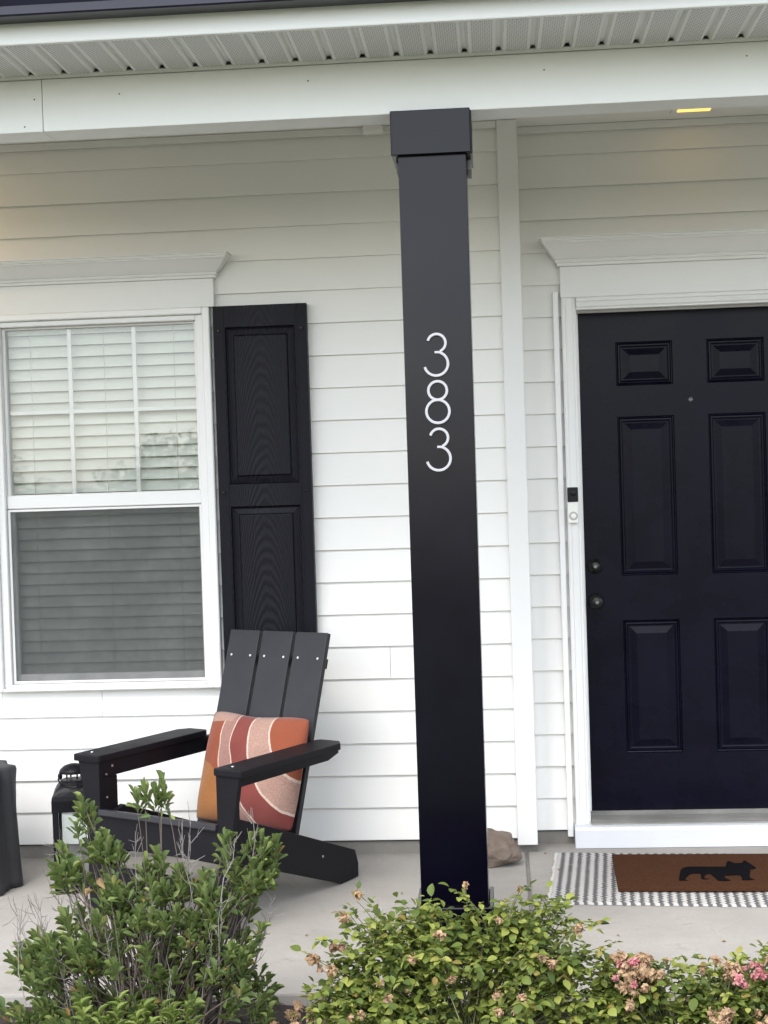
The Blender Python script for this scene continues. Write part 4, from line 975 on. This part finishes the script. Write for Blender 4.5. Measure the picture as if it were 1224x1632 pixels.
def dried_clump():
    B = Vector((-.60, -1.90, -.035)); root = tag(empty('dried_plant', B), 'withered tan plant clump on the mulch left of the rose bush', 'plant'); bm = bmesh.new()
    for k in range(16):
        tip = Vector((random.uniform(-.09, .10), random.uniform(-.08, .06), random.uniform(.03, .11))); path = stem_path((tip.x*.3, tip.y*.3, 0), tip, .01, 4); tube(bm, path, [.0016]*4+[.0007], 4)
        o = link('dry_leaf', DRY[k % 4], root); o.location = tip; o.rotation_euler = rv(1); s = random.uniform(.8, 1.5); o.scale = (s, s, s)
    for k in range(5):
        tip = Vector((random.uniform(-.02, .12), .06, random.uniform(.12, .17))); path = stem_path((tip.x*.4, .05, .02), tip, .008, 4); tube(bm, path, [.0018, .0016, .0014, .0011, .0006], 4)
    finish('branches', bm, 'dead_twig', root)
dried_clump()

# fallen bits on the concrete
for x, y, lab in ((.105, -.02, 'small dark dry leaf bit at the back corner of the striped rug'), (-.70, -1.02, 'tiny dry leaf bit on bare concrete between chair and column'), (.0, -.62, 'tiny dry leaf bit beside the slab joint'), (-1.66, -.30, 'tiny dry leaf bit between the side table and the lantern'), (-.42, -.55, 'tiny dry leaf bit left of the column near the wall'), (-.62, -1.32, 'tiny dry leaf bit near the porch edge left of the rose bush'), (.30, -1.05, 'tiny dry leaf bit on bare concrete in front of the rug'), (.62, -1.12, 'tiny dry leaf bit in front of the rug on the right'), (.145, -.30, 'small dark dry leaf bit on the white end of the rug')):
    bm = bmesh.new(); a = random.uniform(0, 6); L = .009
    v_ = [bm.verts.new(p) for p in ((-L, 0, .001), (-L*.2, -.004, .004), (L, .001, .002), (0, .005, .001), (-L*.1, 0, .006))]
    for f in ((0, 1, 4), (1, 2, 4), (2, 3, 4), (3, 0, 4)): bm.faces.new([v_[i] for i in f])
    o = finish('leaf_bit', bm, 'dry_leaf'); o.location = (x, y, .011 if x == .145 else .0005); o.rotation_euler = (0, 0, a); tag(o, lab, 'leaf bit', 'leaf bits on the porch floor')

def yard_tree(x, y, h, w_, label, n=2600):
    B = Vector((x, y, -.13)); root = tag(empty('tree', B), label, 'tree', 'trees across the lawn'); bm = bmesh.new(); leaves = []
    tube(bm, [(0, 0, 0), (.03, 0, h*.3), (-.02, .03, h*.62), (0, 0, h*.9)], [.07, .055, .035, .012], 8)
    lobes = [(rv(1), random.uniform(.35, .6)) for k in range(16)]
    C_ = []
    for v_, r in lobes:
        c = Vector((v_.x*w_*.30, v_.y*w_*.30, h*.62+v_.z*h*.15)); C_.append((c, r*w_*.42)); tube(bm, stem_path((0, 0, h*.35), c, .08, 4), [.03, .025, .018, .012, .006], 5)
    for k in range(n):
        c, r = random.choice(C_); p = c+rv().normalized()*r*random.random()**.4
        if p.z < .25: continue
        leaves.append((frame_mat(p, rv(), random.gauss(0, 1), random.uniform(.07, .12)), random.randrange(3)))
    finish('trunk', bm, 'bark', root)
    build_leaves(root, B, leaves, ROSE_L, 'rose_leaf', 0)
    for o in root.children:
        if o.name.startswith('foliage'): o.name = 'crown'
yard_tree(-5.6, -19.5, 2.55, 2.6, 'small round tree across the lawn to the left, seen in the window')
yard_tree(-13.5, -31, 3.6, 3.4, 'broad tree far across the lawn on the left')
yard_tree(3.5, -24, 4.2, 3.0, 'tall tree across the lawn on the right')
